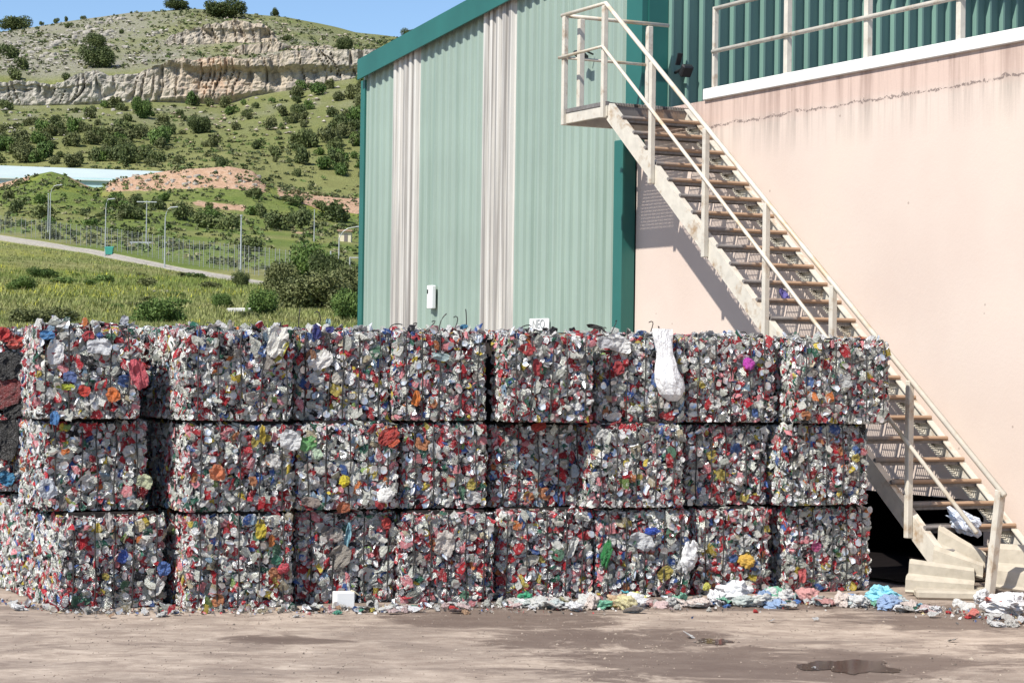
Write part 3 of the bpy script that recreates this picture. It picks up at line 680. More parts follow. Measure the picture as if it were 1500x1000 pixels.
# grass: tufts of blades over the field, one mass
def grass():
    n = 26000; r = np.random.default_rng(5)
    x = r.uniform(-40, 545, n); row = 1.0 + 3.9 * r.uniform(0, 1, n) ** 1.2
    jx = np.clip(np.searchsorted(TX, x), 0, len(TX) - 1); ir = np.clip((row * 12).astype(int), 0, len(TF) - 1)
    P = TP[ir, jx].copy(); P[:, 0] += r.uniform(-.6, .6, n); P[:, 1] += r.uniform(-1.2, 1.2, n); P[:, 2] -= .05
    V = []; tint = []
    patch = fbm(P[:, 0] * .06, P[:, 1] * .05, 0, 4, 31)
    flower = np.clip((fbm(P[:, 0] * .035, P[:, 1] * .09, 0, 4, 23) - .02) * 4, 0, 1)
    B = 6
    h = r.uniform(.10, .34, (n, B)) * (1 + .5 * patch[:, None]); a = r.uniform(0, 6.28, (n, B)); lean = r.uniform(.05, .3, (n, B)); w = r.uniform(.015, .04, (n, B))
    ox = r.normal(0, .16, (n, B)); oy = r.normal(0, .16, (n, B))
    base = P[:, None, :] + np.stack([ox, oy, np.zeros_like(ox)], 2)
    sd = np.stack([np.cos(a), np.sin(a), np.zeros_like(a)], 2) * w[:, :, None]
    tip = base + np.stack([lean * np.sin(a), -lean * np.cos(a), h], 2)
    V = np.stack([base - sd, base + sd, tip], 2).reshape(-1, 3)
    T = np.arange(n * B * 3).reshape(-1, 3)
    gcol = np.array([.165, .215, .055]); dcol = np.array([.29, .28, .125]); ycol = np.array([.50, .48, .05])
    t = np.clip(.5 + 1.0 * patch + r.normal(0, .2, n), 0, 1)[:, None]
    c = gcol * t + dcol * (1 - t); c = np.repeat(c[:, None, :], B, 1) * r.uniform(.75, 1.25, (n, B, 1))
    fl = r.uniform(0, 1, (n, B)) < (flower[:, None] * .1); c[fl] = ycol
    c = np.concatenate([c.reshape(-1, 3), np.ones((n * B, 1))], 1)
    me = np_mesh('grass', V, T, False, c)
    m, nt, N, L, Pn = new_mat('grass_blades'); at = N.new('ShaderNodeAttribute'); at.attribute_name = 'tint'
    L.new(at.outputs['Color'], Pn.inputs['Base Color']); Pn.inputs['Roughness'].default_value = .8; Pn.inputs['Specular IOR Level'].default_value = .15
    o = link('grass', me, m); tag(o, 'tall meadow grass and yellow flowers in the field behind the bales', 'grass', None, 'stuff')
grass()

# ------------------------------------------------------------------ far things: shed, fence, lamps, hut
MT['pale_roof'] = simple('pale_roof_sheet', (.46, .535, .52), .6, 0, .06, .1)
MT['pale_wall'] = simple('pale_teal_wall', (.36, .52, .53), .6, 0, .06, .1)
shed = empty('industrial_shed', tuple(at_depth(100, 285, 470))); tag(shed, 'long low shed with a pale blue-green roof behind the earth banks', 'building')
bx = np.array(shed.location)
sl = at_depth(-140, 285, 470); sr = at_depth(249, 285, 470)
zt = at_depth(100, 260, 470)[2]; zr = at_depth(100, 243, 490)[2]; zb = bx[2] - 4
mb = MB().box((sl[0], 470, zb), (sr[0], 496, zt - .05)); mb.build('wall', MT['pale_wall'], shed, bx)
mb = MB(); mb.add([(sl[0] - .4, 469.4, zt), (sr[0] + .3, 469.4, zt - .6), (sr[0] + .3, 492, zr - .9), (sl[0] - .4, 492, zr + .4), (sl[0] - .4, 469.4, zt - .25), (sr[0] + .3, 469.4, zt - .85), (sr[0] + .3, 492, zr - 1.2), (sl[0] - .4, 492, zr + .1)],
                  [(0, 1, 2, 3), (7, 6, 5, 4), (0, 4, 5, 1), (1, 5, 6, 2), (2, 6, 7, 3), (3, 7, 4, 0)]); roof = mb.build('roof', MT['pale_roof'], shed, bx)
MT['fence'] = simple('weathered_wire', (.30, .31, .30), .6, .2)
fence = empty('wire_fence', tuple(terr_row(200, 6.1))); tag(fence, 'long wire mesh fence on slim posts along the pale path', 'fence')
fl = np.array(fence.location); fx = np.linspace(-30, 425, 62); fp = [terr_row(x, 6.25) for x in fx]
pm = MB().tube([(0, 0, -.4), (0, 0, 2.6)], .032, 6).mesh('fence_post'); pm.materials.append(MT['fence'])
for p in fp: link('fence_post', pm, None, fence, tuple(p - fl))
mb = MB()
for hgt in np.linspace(.15, 2.5, 11): mb.tube([p + np.array([0, 0, hgt]) for p in fp], .005, 3, False)
for a, b in zip(fp[:-1], fp[1:]):
    nv = max(2, int(np.linalg.norm(b - a) / .8))
    for q in range(1, nv): c = a + (b - a) * q / nv; mb.tube([c + np.array([0, 0, .1]), c + np.array([0, 0, 2.5])], .005, 3, False)
mb.build('wire_mesh', MT['fence'], fence, fl)

def lamp(x, ytop, ybase, head, label, rmin=4.9, rmax=9.0):
    p = terr_at(x, ybase, rmin, rmax); k = p[1] / FPX; h = (ybase - ytop) * k
    e = empty('street_lamp', tuple(p)); tag(e, label, 'lamp post', 'lamp posts along the path')
    hh = h - (1.1 if head else 0)
    MB().tube([(0, 0, -.4), (0, 0, hh)], [.085, .05], 8).build('pole', MT['lampgrey'], e)
    if head:
        sx = 1 if head > 0 else -1; L_ = abs(head) * k
        MB().tube([(0, 0, hh - .05), (sx * L_ * .2, 0, hh + .6), (sx * L_ * .5, 0, hh + .95), (sx * L_, 0, hh + 1.1)], .04, 6).build('arm', MT['lampgrey'], e)
        MB().obox((sx * (L_ + .3), 0, hh + 1.12), ((1, 0, .1), (0, 1, 0), (-.1, 0, 1)), (.42, .15, .07)).build('lamp_head', MT['lampgrey'], e, bevel=.05)
    else:
        MB().tube([(0, 0, hh - .02), (0, 0, hh + .12)], .1, 8).build('cap', MT['lampgrey'], e)
    return e, h
lamp(74, 272, 352, 9, 'lamp post with a white head at the bend of the path beside a thin mast')
lamp(69, 285, 350, 0, 'thin plain mast close beside a headed lamp post on the path')
lamp(153, 292, 376, 4, 'slim lamp post by the small green bin on the path')
e, h = lamp(213, 298, 362, 0, 'pole with a short crossbar standing beyond the fence', 6.4, 9)
MB().box((-1.2, -.06, h - .06), (1.2, .06, h + .06)).build('crossbar', MT['lampgrey'], e)
lamp(240, 304, 392, 8, 'lamp post with a curved arm halfway along the fence')
lamp(351, 318, 420, 0, 'tall thin pole standing at the end of the pale path', 4.2, 6)
lamp(461, 310, 356, 0, 'short plain pole in front of the dense bushes', 6.4, 10)
lamp(497, 334, 398, 26, 'street lamp with a long arm and white head beside the warehouse edge', 5.2, 8)
for x in (468, 484):
    p = terr_at(x, 400, 5, 8); k = p[1] / FPX
    tag(MB().tube([(0, 0, -.3), (0, 0, 26 * k)], .08, 6).build('post', MT['lampgrey']), 'plain grey post among the dark shrubs under the curved street lamp', 'post', 'plain posts under the street lamp').location = tuple(p)
# barrier bar, bin, hut, slab, frame
p = terr_at(217, 362, 6.4, 9); k = p[1] / FPX; e = empty('barrier', tuple(p)); tag(e, 'white horizontal barrier rail beyond the fence', 'barrier')
MB().beam((-27 * k, 0, 5 * k), (28 * k, 0, 5 * k), .12, .16).build('rail', MT['lampgrey'], e)
for q in (-24, 0, 24): MB().box((q * k - .1, -.1, -.4), (q * k + .1, .1, 5 * k)).build('post', MT['lampgrey'], e)
p = terr_at(160, 374, 5.2, 8); k = p[1] / FPX; e = empty('wheeled_bin', tuple(p)); tag(e, 'small green container standing on the far path', 'bin'); e.scale = (.65, .65, .7)
MT['bin_green'] = simple('bin_green', (.05, .30, .24), .5)
MB().add([(-.55, -.4, .1), (.55, -.4, .1), (.55, .4, .1), (-.55, .4, .1), (-.7, -.55, 1.15), (.7, -.55, 1.15), (.7, .55, 1.15), (-.7, .55, 1.15)], [(0, 3, 2, 1), (4, 5, 6, 7), (0, 1, 5, 4), (1, 2, 6, 5), (2, 3, 7, 6), (3, 0, 4, 7)]).build('body', MT['bin_green'], e)
MB().obox((0, .05, 1.25), ((1, 0, 0), (0, 1, .15), (0, -.15, 1)), (.75, .6, .07)).build('lid', MT['bin_green'], e)
for q in (-.45, .45): MB().tube([(q - .05, 0, .1), (q + .05, 0, .1)], .12, 8).build('wheel', MT['black'], e)
p = terr_at(505, 354, 6.5, 10); k = p[1] / FPX; e = empty('hut', tuple(p)); tag(e, 'tiny cream hut with a flat roof beside the bushes', 'hut')
MT['cream'] = simple('cream_wall', (.62, .56, .40), .8); MT['tile'] = simple('roof_tile', (.33, .22, .15), .8)
MB().box((-9 * k, 0, -.4), (9 * k, 2.4, 15 * k)).build('wall', MT['cream'], e); MB().box((-11 * k, -.4, 15 * k + .01), (11 * k, 2.8, 17.5 * k)).build('roof', MT['tile'], e)
MB().box((-1 * k, -.06, 0), (4 * k, -.005, 11 * k)).build('door', MT['concrete_dark'], e)
p = terr_at(352, 460, 1.2, 4); k = p[1] / FPX
tag(MB().obox((0, 0, .12), ((1, .1, .03), (-.1, 1, 0), (-.03, 0, 1)), (19 * k, .5, .13)).build('concrete_slab', MT['coping'], bevel=.03), 'flat white slab lying in the grass of the field', 'slab').location = tuple(p)
p = terr_at(518, 412, 5, 8); k = p[1] / FPX; e = empty('pipe_frame', tuple(p)); tag(e, 'grey pipe goal-like frame partly behind the warehouse edge', 'frame')
for q in (-5, 13): MB().tube([(q * k, 0, -.3), (q * k, 0, 34 * k)], .06, 6).build('post', MT['lampgrey'], e)
for q in (18, 33): MB().tube([(-5 * k, 0, q * k), (13 * k, 0, q * k)], .05, 6).build('rail', MT['lampgrey'], e)

# ------------------------------------------------------------------ the warehouse
OW = 1.2                                     # wall / facade plane
S_L, S_C = 16.53, 7.97                        # facade ends
def roof_z(s): return 6.42 + (16.7 - s) * 0.101
wh = SiteThing('warehouse', S_C, OW, 0, 'pale green corrugated warehouse with two weathered white strips', 'building')
def corrugated(s0, s1, o, zb, ztop, pitch, depth, kind, axis='s', phase=0.0):
    """sheet from s0 to s1 (along s, or along o when axis == 'o' with plane at s=o)"""
    pts = []; t = s0; n = max(1, round(abs(s1 - s0) / pitch)); pitch = (s1 - s0) / n
    for i in range(n):
        if kind == 'trap':
            for a, b in ((0, 0), (.10, 1), (.32, 1), (.42, 0)): pts.append((s0 + (i + a) * pitch, b * depth))
        elif kind == 'wide':
            for a, b in ((0, 0), (.05, .1), (.16, .85), (.24, 1), (.52, 1), (.60, .85), (.71, .1), (.76, 0)): pts.append((s0 + (i + a) * pitch, b * depth))
        elif kind == 'rib':
            for a, b in ((0, 0), (.09, 1), (.22, 1), (.31, 0)): pts.append((s0 + (i + a) * pitch, b * depth))
        else:
            for q in range(8): pts.append((s0 + (i + q / 8) * pitch, depth * (.5 - .5 * math.cos(2 * math.pi * q / 8))))
    pts.append((s1, 0))
    mb = MB(); vs = []; fs = []
    for a, d in pts:
        if axis == 's': vs += [S(a, o - d, zb), S(a, o - d, ztop(a))]
        else: vs += [S(o - d, a, zb), S(o - d, a, ztop(a))]
    for i in range(len(pts) - 1): fs.append((2 * i, 2 * i + 1, 2 * i + 3, 2 * i + 2))
    return mb.add(vs, fs)
ftop = lambda s: roof_z(s) - .02
for a, b in ((16.49, 15.31), (14.38, 12.28), (11.31, 8.30)):
    wh.part('cladding_panel', corrugated(a, b, OW, 0, ftop, .222, .036, 'trap'), MT['clad'])
for a, b in ((15.30, 14.39), (12.27, 11.32)):
    wh.part('translucent_strip', corrugated(a, b, OW - .012, 0, ftop, .183, .06, 'wide'), MT['fibre'])
# inner shell so that the sheets close a volume
wh.part('inner_wall', MB().box(S(S_L - .05, OW + .06, 0), S(S_C + .12, OW + 15, 6.3)), MT['concrete_dark'])
wh.part('corner_trim', MB().box(S(8.32, OW - .055, 4.6), S(7.945, OW + .03, 7.2)), MT['green_dark'])
wh.part('corner_trim', MB().box(S(8.02, OW + .03, 4.98), S(7.925, OW + .30, 7.2)), MT['green_dark'])
wh.part('corner_trim', MB().box(S(16.56, OW - .045, 0), S(16.40, OW + .02, 6.35)), MT['green_dark'])
wh.part('downpipe_casing', MB().box(S(8.34, OW - .20, 0), S(8.13, OW - .005, 4.72)), MT['green_dark'], bevel=.01)
# verge board along the sloping roof edge, and the roof sheet
def sloped(s0, s1, o0, o1, zlo, zhi):
    vs = [];
    for s in (s0, s1):
        for o in (o0, o1):
            for dz in (zlo, zhi): vs.append(S(s, o, roof_z(s) + dz))
    return MB().add(vs, [(0, 1, 3, 2), (4, 6, 7, 5), (0, 4, 5, 1), (2, 3, 7, 6), (0, 2, 6, 4), (1, 5, 7, 3)])
wh.part('verge_board', sloped(16.44, 7.7, OW - .16, OW - .13, -.10, .20), MT['green_dark'])
wh.part('verge_board', sloped(16.44, 7.7, OW - .16, OW + .02, .20, .215), MT['green_dark'])
wh.part('roof', sloped(16.42, 7.72, OW - .128, OW + 15.2, .03, .19), MT['green_dark'])
wh.part('side_panel', corrugated(OW + .30, OW + 15, S_C - .01, 4.96, lambda o: 7.3, .222, .085, 'rib', 'o'), MT['clad_side'])
wh.part('side_panel', corrugated(OW + .05, OW + 15, S_L + .03, 0, lambda o: 6.38, .222, -.035, 'trap', 'o'), MT['clad'])
# wall box, label plate
s, z = on_plane(633, 452, OW - .06)
k_ = SiteThing('wall_box', s, OW - .06, z, 'narrow white upright box fixed to the green wall between the weathered strips', 'box')
hh = on_plane(633, 418, OW - .06)[1] - z
k_.part('casing', MB().box(S(s + .085, OW - .11, z), S(s - .085, OW - .04, z + hh)), MT['white_plain'], bevel=.01)
k_.part('keyhole_cover', MB().box(S(s + .06, OW - .118, z + hh - .12), S(s + .03, OW - .111, z + hh - .06)), MT['black'])
s0, z0 = on_plane(775, 484, OW - .06); s1, z1 = on_plane(803, 466, OW - .06)
k_ = SiteThing('number_plate', s0, OW - .06, z0, 'small white plate with grey lettering on the green wall just above the bales', 'sign')
k_.part('plate', MB().box(S(s0, OW - .055, z0), S(s1, OW - .04, z1)), MT['white_plain'])
fc = bpy.data.curves.new('lettering', 'FONT'); fc.body = 'NEO'; fc.size = .17; fc.extrude = .002; fc.align_x = 'CENTER'
ft = bpy.data.objects.new('tmp', fc); COL.objects.link(ft); bpy.context.view_layer.update()
dg = bpy.context.evaluated_depsgraph_get(); tm = bpy.data.meshes.new_from_object(ft.evaluated_get(dg)); bpy.data.objects.remove(ft)
tm.materials.clear(); tm.materials.append(MT['ink'])
lt = link('lettering', tm, None, k_.root, rot=(math.pi / 2, 0, 0))
c = np.array(S((s0 + s1) / 2, OW - .062, (z0 + z1) / 2 - .05)) - np.array(k_.base); lt.location = tuple(c)

# floodlights
def floodlight(s, o, z, label, big=1.0):
    k_ = SiteThing('floodlight', s, o, z, label, 'floodlight')
    k_.part('bracket', MB().tube([S(s, o, z), S(s, o - .25 * big, z + .05)], .02 * big, 6), MT['black'])
    k_.part('housing', MB().obox(S(s, o - .3 * big, z - .02), ((1, 0, 0), (0, .8, -.6), (0, .6, .8)), (.15 * big, .13 * big, .05 * big)), MT['black'], bevel=.015)
s, z = on_plane(869, 80, OW - .03); floodlight(s, OW - .03, z, 'small black floodlight on the pale green wall behind the stair landing', .6)
k_ = SiteThing('floodlight', S_C, OW + 1.0, 5.55, 'black swivelling floodlight on the shaded green wall above the stairs', 'floodlight')
pc = np.array(S(S_C - .06, OW + .40, 5.55))
k_.part('bracket', MB().tube([pc + (0.0, 0, 0), pc + (.2, 0, .03)], .02, 6), MT['black'])
k_.part('housing', MB().obox(pc + np.array((.22, .02, .0)), ((.8, 0, -.6), (0, 1, 0), (.6, 0, .8)), (.04, .075, .075)), MT['black'], bevel=.015)
k_.part('visor', MB().obox(pc + np.array((.18, -.06, .14)), ((.9, 0, -.4), (.1, 1, 0), (.4, 0, .9)), (.01, .03, .075)), MT['black'])

# ------------------------------------------------------------------ pink retaining wall with coping and railing
ZW = 5.05
pw = SiteThing('retaining_wall', 2.6, OW, 0, 'tall pink rendered wall with a long crack, stained under its white coping', 'wall')
mb = MB(); OP0, OP1, OPZ = 1.55, 4.4, .74
mb.box(S(8.12, OW, 0), S(OP1, OW + .3, ZW)); mb.box(S(OP1, OW, OPZ), S(OP0, OW + .3, ZW)); mb.box(S(OP0, OW, 0), S(-9, OW + .3, ZW))
wo = pw.part('render', mb, MT['pink'])
# object space of the render runs along the wall: shift is harmless, z is true height
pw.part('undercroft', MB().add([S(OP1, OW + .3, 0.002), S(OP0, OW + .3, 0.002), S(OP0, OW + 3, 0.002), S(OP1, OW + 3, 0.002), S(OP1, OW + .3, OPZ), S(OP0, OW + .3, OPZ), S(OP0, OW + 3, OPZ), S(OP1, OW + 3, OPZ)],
        [(0, 1, 2, 3), (4, 7, 6, 5), (0, 3, 7, 4), (1, 5, 6, 2), (3, 2, 6, 7)]), MT['shade_black'])
pw.part('coping', MB().box(S(6.58, OW - .04, ZW), S(-9, OW + .34, ZW + .13)), MT['coping'], bevel=.008)
yd = MB().box(S(7.93, OW + .3, 4.6), S(-9, OW + 14, 4.95)).build('raised_yard', MT['concrete_dark'], None); yd.location = tuple(P0); yd.rotation_euler = (0, 0, SITE_ROT); tag(yd, kind='structure')
rl = SiteThing('railing', 2, OW + .1, ZW + .13, 'white tubular railing standing on the coping of the pink wall', 'railing')
rl.part('post', MB().box(S(6.53, OW + .05, ZW + .13), S(6.48, OW + .10, 6.13)), MT['white_paint'])
for s in (5.04, 3.58, 2.08, .6, -.9, -2.4, -3.9, -5.4): rl.part('post', MB().box(S(s + .035, OW + .045, ZW + .13), S(s - .035, OW + .115, 6.10)), MT['white_paint'], bevel=.006)
for z in (5.61, 6.11): rl.part('rail', MB().tube([S(6.50, OW + .04 if z < 6 else OW + .07, z), S(-8, OW + .04 if z < 6 else OW + .07, z)], .026, 8), MT['white_paint'], smooth=True)

# ------------------------------------------------------------------ the steel stairs
st = SiteThing('steel_stairs', 3.4, .5, 0, 'white painted steel stairs with rusty open treads climbing the pink wall', 'stairs')
LS0, LS1, LZ, WD = 6.76, 7.78, 4.97, 1.06
SL = .762                                                     # rise per run
def sz(s): return LZ - (LS0 - s) * SL
dirv = np.array([1.0, 0, -SL]); dirv /= np.linalg.norm(dirv); upv = np.array([SL, 0, 1.0]); upv /= np.linalg.norm(upv)
def stringer(o, inner, s_end):
    mb = MB(); p = np.array(S(LS0, o, sz(LS0) - .09)); q = np.array(S(s_end, o, sz(s_end) - .09)); L_ = np.linalg.norm(q - p)
    c = (p + q) / 2; sd = 1 if inner else -1
    mb.obox(c, (dirv, (0, 1, 0), upv), (L_ / 2, .006, .082))
    for k in (-1, 1): mb.obox(c + upv * .084 * k + np.array([0, -sd * .028, 0]), (dirv, (0, 1, 0), upv), (L_ / 2, .035, .006))
    return mb
st.part('stringer', stringer(0.0, False, .55), MT['white_paint'])
st.part('stringer', stringer(WD, True, .15), MT['white_paint'])
# landing: frame channels, deck bars
def chan(p, q, h=.16): return MB().beam(p, q, .05, h)
st.part('landing_frame', MB().beam(S(LS1, 0, LZ - .10), S(LS0 - .03, 0, LZ - .10), .05, .12), MT['white_paint'])
st.part('deck_edge', MB().beam(S(LS1, -.01, LZ - .015), S(LS0 - .02, -.01, LZ - .015), .05, .045), MT['galv'])
st.part('landing_frame', MB().beam(S(LS1 - .025, .026, LZ - .09), S(LS1 - .025, WD + .08, LZ - .09), .05, .17), MT['white_paint'])
st.part('landing_frame', MB().beam(S(LS0 + .05, .026, LZ - .12), S(LS0 + .05, WD + .08, LZ - .12), .05, .17), MT['rust'])
mb = MB()
for q in np.arange(.04, WD + .08, .035): mb.box(S(LS1 - .06, q - .003, LZ - .025), S(LS0 + .01, q + .003, LZ + .005))
for q in np.arange(LS0 + .04, LS1 - .05, .10): mb.box(S(q + .004, .03, LZ - .01), S(q - .004, WD + .08, LZ + .002))
st.part('landing_deck', mb, MT['galv'])
# treads
def tread_mesh():
    mb = MB()
    for q in np.arange(-.115, .13, .03): mb.box((q - .0025, .02, -.028), (q + .0025, WD - .02, 0))
    for q in np.arange(.04, WD - .02, .065): mb.box((-.118, q - .003, -.008), (.12, q + .003, -.001))
    mb.box((-.126, .012, -.055), (-.12, WD - .012, .002)); mb.box((.112, .012, -.062), (.122, WD - .012, -.004))
    me = mb.mesh('tread'); me.materials.append(MT['galv']); return me
def nosing_mat():
    m, nt, N, L, P = new_mat('worn_rusty_bar'); tc = N.new('ShaderNodeTexCoord'); sp = N.new('ShaderNodeSeparateXYZ'); L.new(tc.outputs['Object'], sp.inputs[0]); oi = N.new('ShaderNodeObjectInfo')
    f = noise_node(N, L, mapped(N, L, (1, 3, 1)), 2.5, 5, .6); q = math_n(N, L, 'ADD', math_n(N, L, 'ADD', sp.outputs[1], math_n(N, L, 'MULTIPLY', f, .9)), math_n(N, L, 'MULTIPLY', oi.outputs['Random'], .35))
    c = mix(N, L, ramp(N, L, q, [(.75, g(0)), (1.15, g(1))]), ramp(N, L, f, [(.3, (.14, .125, .12)), (.7, (.27, .25, .235))]), (.36, .235, .15)); L.new(c, P.inputs['Base Color']); P.inputs['Roughness'].default_value = .7; return m
def nosing_mesh():
    me = MB().tube([(.128, .01, -.012), (.128, WD - .01, -.012)], .022, 8).mesh('nosing'); me.materials.append(nosing_mat()); return me
TM, NM = tread_mesh(), nosing_mesh()
nst = 25; rise = LZ / 26
for k in range(nst):
    z = LZ - rise * (k + 1); s = LS0 + .06 - (LZ - z) / SL
    t = link('tread', TM, None, st.root, tuple(np.array(S(s, 0, z)) - np.array(st.base))); link('nosing', NM, None, t)
    for q, o in ((1, .03), (2, WD - .03)):
        pass
# cleats under the treads (small rusty angles on both stringers)
cm = MB().box((-.11, .0, -.07), (.11, .03, -.037)).mesh('cleat'); cm.materials.append(MT['rust'])
for k in range(nst):
    z = LZ - rise * (k + 1); s = LS0 + .06 - (LZ - z) / SL
    for o in (.008, WD - .04): link('cleat', cm, None, st.root, tuple(np.array(S(s, o, z)) - np.array(st.base)))
# posts and rails
RT = lambda s: 6.09 - (6.745 - s) * .742
MR = lambda s: 5.60 - (6.745 - s) * .755
def post(s, o, z0, z1, w=.06): st.part('post', MB().box(S(s + w / 2, o - w / 2, z0), S(s - w / 2, o + w / 2, z1)), MT['white_paint'], bevel=.006)
for s in (5.71, 4.60, 3.45, 2.30, 1.10): post(s, -.037, sz(s) - .20, RT(s) - .02)
st.part('post', MB().beam(S(-.02, -.03, 0), S(-.16, -.03, RT(-.12) - .03), .07, .07, (1, 0, 0)), MT['white_paint'], bevel=.006)
post(LS0 + .02, -.037, LZ - .18, 6.07); post(LS1 - .06, -.037, LZ - .18, 6.07); post(LS1 - .09, .16, LZ - .10, 6.05, .07); post(LS1 - .05, WD + .06, LZ - .10, 6.05, .07)
TUBE = lambda pts, r: MB().tube(pts, r, 8)
st.part('handrail', TUBE([S(LS1 + .02, -.037, 6.09), S(LS0, -.037, 6.095), S(-.22, -.037, RT(-.22))], .026), MT['rail_paint'], smooth=True)
st.part('middle_rail', TUBE([S(LS1 + .02, -.072, 5.59), S(LS0, -.072, 5.60), S(.1, -.072, MR(.1))], .02), MT['rail_paint'], smooth=True)
st.part('handrail', TUBE([S(LS1 - .03, -.03, 6.085), S(LS1 - .03, WD + .34, 6.085)], .024), MT['rail_paint'], smooth=True)
st.part('middle_rail', TUBE([S(LS1 - .03, .0, 5.59), S(LS1 - .03, WD + .06, 5.59)], .018), MT['rail_paint'], smooth=True)

# ------------------------------------------------------------------ the can bales
def can_proto(seed, kind):
    r = np.random.default_rng(seed); n = 7
    if kind == 'puck': zs = np.array([-.5, 0, .5]) * r.uniform(.018, .036); rad = .031; jit = .0028
    elif kind == 'flat': zs = np.array([-.5, .05, .5]) * r.uniform(.065, .10); rad = .034; jit = .004
    else: zs = np.array([-.5, .05, .5]) * r.uniform(.04, .07); rad = .032; jit = .0065
    V = []
    rr = [1.0, 1.08, .93]
    for i, z in enumerate(zs):
        for k in range(n):
            a = 2 * math.pi * (k + .5 * (i % 2)) / n; q = rad * rr[i] * (1 + r.normal(0, .10 if i == 1 else .04)); V.append((q * math.cos(a), q * math.sin(a), z))
    V.append((0, 0, zs[0] + .006)); V.append((0, 0, zs[-1] - .006)); V = np.array(V)
    V += r.normal(0, jit, V.shape)
    shear = r.normal(0, .35, 2); V[:, 0] += V[:, 2] * shear[0]; V[:, 1] += V[:, 2] * shear[1]
    if kind == 'flat':
        V[:, 1] *= r.uniform(.3, .5); V = V[:, [2, 0, 1]]            # lies in the face plane, flattened along the outward axis
    elif kind == 'crumple':
        V[:, 1] *= r.uniform(.5, .8); q, _ = np.linalg.qr(r.normal(size=(3, 3))); V = V @ q.T
    T = []; slot = []
    for i in range(2):
        for k in range(n):
            a, b, c, d = i * n + k, i * n + (k + 1) % n, (i + 1) * n + (k + 1) % n, (i + 1) * n + k
            T += [(a, b, c), (a, c, d)]; slot += [0, 0]
    for k in range(n):
        T.append((3 * n, (k + 1) % n, k)); slot.append(1); T.append((3 * n + 1, 2 * n + k, 2 * n + (k + 1) % n)); slot.append(1)
    return V, np.array(T), np.array(slot)
PROTO = [can_proto(500 + k, 'puck') for k in range(8)] + [can_proto(520 + k, 'flat') for k in range(8)] + [can_proto(540 + k, 'crumple') for k in range(10)]
PAL = [((.74, .76, .68), .27, 1), ((.38, .40, .36), .12, 1), ((.77, .77, .70), .14, 0), ((.42, .024, .034), .20, 0), ((.64, .24, .26), .085, 0), ((.05, .12, .36), .038, 0), ((.03, .14, .09), .045, 0),
       ((.62, .48, .07), .036, 0), ((.52, .45, .30), .03, 0), ((.02, .02, .024), .085, 0), ((.62, .19, .05), .014, 0), ((.27, .40, .12), .010, 0), ((.24, .36, .48), .018, 0)]
PC = np.array([p[0] for p in PAL]); PW = np.array([p[1] for p in PAL]); PW /= PW.sum(); PM = np.array([p[2] for p in PAL])
def rand_colours(n, r, red=1.0, dark=1.0):
    w = PW.copy(); w[3] *= red; w[4] *= red; w /= w.sum()
    k = r.choice(len(PAL), n, p=w); c = PC[k] * r.uniform(.55, 1.2, (n, 1)) * dark; return np.clip(c, 0, .85), PM[k]
CAN_MESH = []
for V, T, sl_ in PROTO:
    me = np_mesh('crushed_can', V, T, False); me.materials.append(MT['can_paint']); me.materials.append(MT['can_metal'])
    me.polygons.foreach_set('material_index', sl_.astype(np.int32)); me.update(); CAN_MESH.append(me)
def sheet_mesh(seed, n=9, amp=.30, name='plastic_scrap', curl=.25):
    r = np.random.default_rng(seed); V = []; T = []
    out = 1 + .18 * r.normal(size=(n + 1) * 4)
    for i in range(n + 1):
        for j in range(n + 1):
            x = (i / n - .5) * 2; y = (j / n - .5) * 2; k = 1 - .22 * (x * x * y * y) + .28 * float(fbm(x * 1.7 + seed, y * 1.7, 0, 3, seed))
            V.append((x * .5 * k, y * .5 * k, amp * float(fbm(x * 1.6 + seed * 3.1, y * 1.6, 0, 4, seed)) + curl * (x * x * .2 - y * y * .15)))
    V = np.array(V); m = len(V); nn = V - [0, 0, .03]
    V2 = np.concatenate([V, nn])
    q = lambda i, j: i * (n + 1) + j
    for i in range(n):
        for j in range(n):
            T.append((q(i, j), q(i + 1, j), q(i + 1, j + 1), q(i, j + 1))); T.append((m + q(i, j + 1), m + q(i + 1, j + 1), m + q(i + 1, j), m + q(i, j)))
    for i in range(n):
        for a, b in ((q(i, 0), q(i + 1, 0)), (q(i + 1, n), q(i, n)), (q(0, i + 1), q(0, i)), (q(n, i), q(n, i + 1))): T.append((b, a, m + a, m + b))
    return np_mesh(name, V2, T, False)
SHEETS = [sheet_mesh(700 + k) for k in range(8)]
for me in SHEETS: me.materials.append(MT['scrap'])
def blob_mesh(seed, name='bag', lat=18, lon=24, crinkle=.22):
    V = []; T = []
    for i in range(lat + 1):
        for j in range(lon):
            th = math.pi * i / lat; ph = 2 * math.pi * j / lon
            p = np.array([math.sin(th) * math.cos(ph), math.sin(th) * math.sin(ph), math.cos(th)])
            p = p * (1 + crinkle * float(fbm(p[0] * 1.8 + seed, p[1] * 1.8, p[2] * 1.8, 3, seed)) * 1.6 - crinkle * .55 * abs(float(fbm(p[0] * 5 + seed, p[1] * 5, p[2] * 5, 2, seed + 9)))); V.append(p * .5)
    for i in range(lat):
        for j in range(lon): T.append((i * lon + j, i * lon + (j + 1) % lon, (i + 1) * lon + (j + 1) % lon, (i + 1) * lon + j))
    return np_mesh(name, np.array(V), T, False)
BLOBS = [blob_mesh(800 + k, 'plastic_bag', crinkle=.5) for k in range(5)]
for me in BLOBS: me.materials.append(MT['film'])

